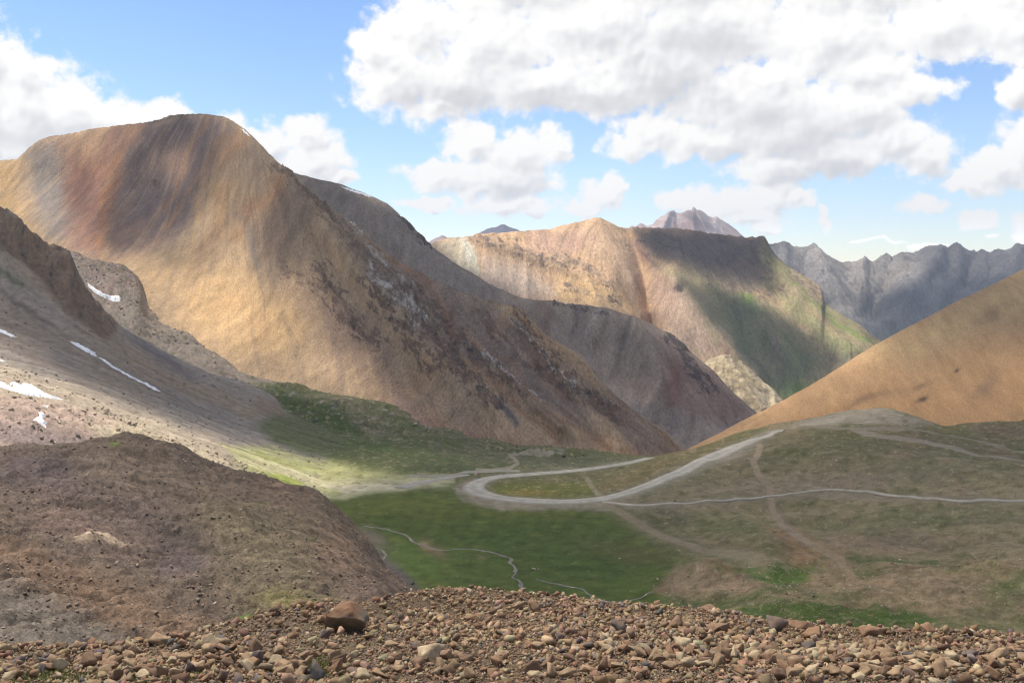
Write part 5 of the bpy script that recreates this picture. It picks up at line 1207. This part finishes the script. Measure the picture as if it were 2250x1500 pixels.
# --- blades of grass between the stones at the left
def grass():
    r = np.random.default_rng(5); n = 7000; k = r.integers(0, 3, n)
    cx = np.array([110, 700, 330])[k] + r.normal(size=n) * np.array([80, 26, 80])[k]; yy = np.array([15.3, 17.0, 15.0])[k] + r.normal(size=n) * 1.1
    x = (cx - CX) / FPX * yy; z = height(A, x, yy); h = .03 + .05 * r.random(n); a = r.random(n) * 6.28; w = .006
    b = np.stack([x, yy, z], -1); d = np.stack([np.cos(a), np.sin(a), 0 * a], -1); lean = np.stack([r.normal(size=n), r.normal(size=n), 0 * a], -1) * .02
    V = np.stack([b - d * w, b + d * w, b + lean + np.stack([0 * h, 0 * h, h], -1)], 1).reshape(-1, 3)
    c = np.repeat(lin((120, 126, 62)) * (.7 + .6 * r.random((n, 1))), 3, 0)
    m = ground_material('grass_blades', .05, .001, .1)
    tag(mesh_from('grass', V, np.arange(3 * n).reshape(-1, 3), True, c, m), kind='stuff')
grass()

# ================================================================== CLOUDS OVERHEAD (unseen; shaped back from the shadows they are to cast on the land)
SHADE = [  # (outline in frame pixels of the shadow where it falls, how deep, how soft)
 ([(250,262),(430,240),(600,330),(560,400),(470,440),(420,500),(340,540),(240,560),(205,500),(230,420),(260,350),(330,300)], .80, 22),
 ([(335,335),(380,330),(420,350),(425,385),(390,400),(350,390),(330,365)], .15, 16),
 ([(140,380),(200,380),(200,470),(160,500)], .6, 24),
 ([(585,330),(700,400),(930,560),(1100,660),(1300,760),(1540,1000),(1440,1010),(1200,1000),(1000,985),(860,880),(800,800),(700,720),(610,620),(570,540),(575,450)], .96, 50),
 ([(480,300),(560,300),(600,400),(560,500),(500,520),(440,520),(500,430)], .45, 30),
 ([(560,590),(680,600),(740,700),(720,790),(600,760)], .30, 40), ([(460,830),(560,720),(650,780),(860,880),(760,900),(600,850)], .35, 30),
 ([(300,520),(380,490),(480,540),(420,600),(330,590)], .5, 26),
 ([(640,370),(720,380),(930,500),(1000,570),(1150,650),(1340,668),(1430,700),(1500,740),(1560,800),(1640,880),(1740,960),(1540,1010),(1440,960),(1340,850),(1200,740),(1000,640),(800,520)], .90, 14),
 ([(1345,845),(1400,862),(1440,885),(1400,880)], .1, 8), ([(1270,930),(1340,965),(1400,1000),(1350,990)], .15, 8), ([(1360,960),(1390,975),(1428,1003),(1400,998)], .2, 7),
 # left slope
 ([(-300,380),(0,455),(120,545),(160,560),(230,690),(420,790),(620,850),(800,880),(1060,965),(1420,1005),(1300,1035),(1060,1036),(940,1042),(840,1046),(700,1012),(560,972),(430,940),(330,905),(230,862),(150,820),(60,770),(0,735),(-300,660)], .78, 26),
 ([(-300,500),(0,560),(140,660),(260,760),(200,770),(60,690),(-300,620)], .72, 30),
 ([(150,545),(240,553),(310,590),(330,640),(330,690),(420,742),(560,826),(620,842),(560,850),(430,800),(300,720),(230,680),(190,630)], .25, 10),
 # scree hill, meadow, hummocks
 ([(-300,950),(0,1000),(120,985),(170,978),(270,964),(350,975),(450,1020),(590,1062),(690,1080),(760,1088),(900,1066),(1000,1050),(1040,1044),(1200,1034),(1440,1004),(1560,968),(1660,940),(1800,905),(1960,898),(2080,930),(2250,905),(2590,860),
   (2590,1500),(-300,1500)], .77, 7),
 ([(1430,1000),(1650,940),(1800,906),(1960,898),(2060,930),(1900,960),(1700,985),(1560,1040),(1430,1085),(1300,1105),(1150,1110),(1060,1090),(1010,1070),(1100,1045),(1300,1030)], .58, 24),
 ([(-300,970),(0,1000),(120,985),(270,964),(350,975),(450,1020),(590,1062),(690,1080),(800,1190),(930,1325),(700,1320),(420,1250),(-300,1140)], .90, 7), ([(-300,1140),(150,1210),(420,1340),(600,1400),(300,1460),(-300,1460)], .72, 50), ([(165,1185),(250,1187),(262,1200),(180,1200)], .1, 6),
 ([(1450,1290),(1560,1235),(1900,1240),(2590,1220),(2590,1380),(1900,1390),(1500,1345)], .62, 24),
 # orange hill
 ([(1500,1010),(1700,900),(1950,810),(2150,780),(2590,800),(2590,900),(2250,900),(2080,935),(1960,895),(1800,905)], .36, 40), ([(1950,720),(2080,660),(2200,640),(2160,700),(2020,760)], .22, 26), ([(2190,690),(2250,660),(2300,720),(2230,760)], .0, 20),
 # middle mountain
 ([(1375,470),(1400,520),(1430,575),(1500,590),(1560,610),(1640,625),(1720,640),(1700,580),(1760,500),(1600,440)], .76, 20),
 ([(1490,612),(1540,640),(1580,625),(1630,650),(1690,680),(1740,705),(1800,740),(1840,775),(1860,810),(1800,850),(1740,872),(1690,860),(1660,830),(1600,760),(1540,690)], .86, 14),
 ([(1120,640),(1180,625),(1190,640),(1160,655),(1150,670)], .6, 8), ([(1225,655),(1270,652),(1280,672),(1220,668)], .5, 6), ([(1355,630),(1400,628),(1432,660),(1430,690),(1400,690),(1370,670)], .75, 10),
 ([(1400,700),(1480,690),(1560,780),(1640,860),(1560,810),(1450,740)], .35, 24),
 # pale outcrop stays lit; far range
 ([(1872,650),(1930,640),(1990,622),(2060,600),(2160,590),(2590,560),(2590,780),(1950,780),(1900,730)], .92, 14), ([(1980,540),(2250,530),(2590,480),(2590,600),(2160,600),(2040,590)], .55, 20),
]
def shade_at(px, py, lit=.08):
    s = np.full(px.shape, lit, np.float32)
    wx = px + 9 * fbm(px, py, 60, 4, 401); wy = py + 6 * fbm(px, py, 60, 4, 402)
    for pts, v, fe in SHADE:
        m = poly_mask(wx, wy, pts, fe); s = s * (1 - m) + (1 - (1 - v) ** 1.35) * m
    return s
def make_clouds(layers, alt, cell, x0, x1, y0, y1, seed):
    k = 1.0 / SUN[2]; qs, ss = [], []
    sky_line = np.full(3000, 1e9)
    for nm in ['rubble_bank', 'scree_hill', 'scree_slope', 'valley_floor', 'ochre_hill', 'great_mountain', 'grey_ridge', 'pale_outcrop', 'middle_mountain', 'far_range']:
        L = LAYERS[nm]; py = HORIZ - L.Z / L.Y * FPX
        run = np.minimum.accumulate(py, 0); vis = py <= run + .5
        ci = np.clip(np.round(L.cols).astype(int) + 400, 0, 2999)
        vis &= py < sky_line[ci][None, :]
        if nm in layers:
            st_ = 2 if nm not in ('rubble_bank', 'scree_hill') else 1
            m = vis.copy(); m[1::2, :] = False; m[:, 1::st_] = False
            X_, Y_, Z_ = L.X[m], L.Y[m], L.Z[m]
            s = shade_at(L.px[m], py[m]) if nm != 'rubble_bank' else np.full(X_.shape, .10) + .25 * smooth(1000, 300, L.px[m])
            if nm == 'pale_outcrop': s = s * 0
            if nm == 'grey_ridge': s = np.clip(s, 0, .91)
            qs.append(np.stack([X_ - SUN[0] * k * Z_, Y_ - SUN[1] * k * Z_], -1)); ss.append(s)
        ext = np.arange(ci.min(), ci.max() + 1)
        line = np.interp(ext, ci, run[-1]); sky_line[ext] = np.minimum(sky_line[ext], line)
    q = np.concatenate(qs); s = np.concatenate(ss)
    nx = int((x1 - x0) / cell) + 1; ny = int((y1 - y0) / cell) + 1
    ix = ((q[:, 0] - x0) / cell).astype(int); iy = ((q[:, 1] - y0) / cell).astype(int)
    ok = (ix >= 0) & (ix < nx) & (iy >= 0) & (iy < ny); lin_i = iy[ok] * nx + ix[ok]
    S = np.bincount(lin_i, s[ok], nx * ny).reshape(ny, nx); W = np.bincount(lin_i, minlength=nx * ny).reshape(ny, nx).astype(float)
    pyr = [(S, W)]
    while min(pyr[-1][0].shape) > 4:
        a, b = pyr[-1]; a = np.pad(a, ((0, a.shape[0] % 2), (0, a.shape[1] % 2))); b = np.pad(b, ((0, b.shape[0] % 2), (0, b.shape[1] % 2)))
        f = lambda t: t[::2, ::2] + t[1::2, ::2] + t[::2, 1::2] + t[1::2, 1::2]
        pyr.append((f(a), f(b)))
    val = None
    for a, b in reversed(pyr):
        own = a / np.maximum(b, 1e-9)
        if val is None: val = np.where(b > 0, own, .3)
        else:
            up = np.repeat(np.repeat(val, 2, 0), 2, 1)[:a.shape[0], :a.shape[1]]; up = gsmooth(gsmooth(up, 1, 0), 1, 1)
            val = np.where(b > 0, own, up)
    val = gsmooth(gsmooth(val, 1, 0), 1, 1)
    gx, gy = np.meshgrid(x0 + (np.arange(nx) + .5) * cell, y0 + (np.arange(ny) + .5) * cell)
    edge = smooth(0, 8 * cell, np.minimum(np.minimum(gx - x0, x1 - gx), np.minimum(gy - y0, y1 - gy)))
    val = np.clip(val * edge, 0, .985); val[val < .1] *= .6
    H_ = alt; puff = (0.5 + .5 * fbm(gx, gy, 220, 5, seed)) * 150 * val
    bx = gx + SUN[0] * k * H_; by = gy + SUN[1] * k * H_
    bot = np.stack([bx, by, H_ - 12 * val], -1); top = np.stack([bx, by, H_ + 4 * (val > .02) + puff], -1)
    q_ = (val[:-1, :-1] > .02) & (val[1:, :-1] > .02) & (val[:-1, 1:] > .02) & (val[1:, 1:] > .02)
    i = np.arange(nx * ny).reshape(ny, nx); f = np.stack([i[:-1, :-1], i[:-1, 1:], i[1:, 1:], i[1:, :-1]], -1)[q_]
    v = np.concatenate([bot.reshape(-1, 3), top.reshape(-1, 3)]); ff = np.concatenate([f[:, ::-1], f + nx * ny])
    # close the rim
    e = np.concatenate([f[:, [0, 1]], f[:, [1, 2]], f[:, [2, 3]], f[:, [3, 0]]]); key = np.sort(e, 1); key = key[:, 0].astype(np.int64) * nx * ny + key[:, 1]
    _, inv, cnt = np.unique(key, return_inverse=True, return_counts=True); rim = e[cnt[inv] == 1]
    ff = np.concatenate([ff, np.stack([rim[:, 0], rim[:, 1], rim[:, 1] + nx * ny, rim[:, 0] + nx * ny], -1)])
    op = np.concatenate([val.ravel(), val.ravel() * .06])
    used = np.unique(ff); rm = np.zeros(len(v), int); rm[used] = np.arange(len(used))
    o = mesh_from('cloud', v[used], rm[ff], True, np.repeat(op[used][:, None], 3, 1), cloud_m)
    return tag(o, kind='structure')
cloud_m = bpy.data.materials.new('cloud_vapour'); cloud_m.use_nodes = True; nt = cloud_m.node_tree; nt.nodes.clear()
_o = nt.nodes.new('ShaderNodeOutputMaterial'); _m = nt.nodes.new('ShaderNodeMixShader'); _t = nt.nodes.new('ShaderNodeBsdfTransparent'); _d = nt.nodes.new('ShaderNodeBsdfDiffuse'); _s = nt.nodes.new('ShaderNodeBsdfTranslucent'); _a = nt.nodes.new('ShaderNodeAddShader')
_d.inputs[0].default_value = (.30, .30, .31, 1); _s.inputs[0].default_value = (.16, .16, .165, 1); _at = nt.nodes.new('ShaderNodeAttribute'); _at.attribute_name = 'Col'
nt.links.new(_d.outputs[0], _a.inputs[0]); nt.links.new(_s.outputs[0], _a.inputs[1]); nt.links.new(_at.outputs['Fac'], _m.inputs[0]); nt.links.new(_t.outputs[0], _m.inputs[1]); nt.links.new(_a.outputs[0], _m.inputs[2]); nt.links.new(_m.outputs[0], _o.inputs[0])
make_clouds(['rubble_bank', 'scree_hill', 'scree_slope', 'valley_floor', 'ochre_hill', 'great_mountain', 'grey_ridge', 'pale_outcrop', 'middle_mountain'], 1900, 11, -1500, 1500, -150, 3500, 501)
make_clouds(['far_range'], 2600, 45, 900, 4200, 3700, 6800, 502)

# ================================================================== AIR
def haze():
    x0, x1, y0, y1, z0, z1 = -9200, 9200, -3200, 9600, -446, 600
    v = np.array([(x, y, z) for z in (z0, z1) for x, y in ((x0, y0), (x1, y0), (x1, y1), (x0, y1))], float)
    f = np.array([(0, 3, 2, 1), (4, 5, 6, 7), (0, 1, 5, 4), (1, 2, 6, 5), (2, 3, 7, 6), (3, 0, 4, 7)])
    m = bpy.data.materials.new('haze_air'); m.use_nodes = True; t = m.node_tree; t.nodes.clear()
    o = t.nodes.new('ShaderNodeOutputMaterial'); p = t.nodes.new('ShaderNodeVolumePrincipled')
    p.inputs['Color'].default_value = (.80, .88, 1.0, 1); p.inputs['Density'].default_value = 5.4e-5; p.inputs['Anisotropy'].default_value = 0.0
    t.links.new(p.outputs[0], o.inputs['Volume'])
    tag(mesh_from('haze', v, f, False, None, m), kind='stuff')
haze()
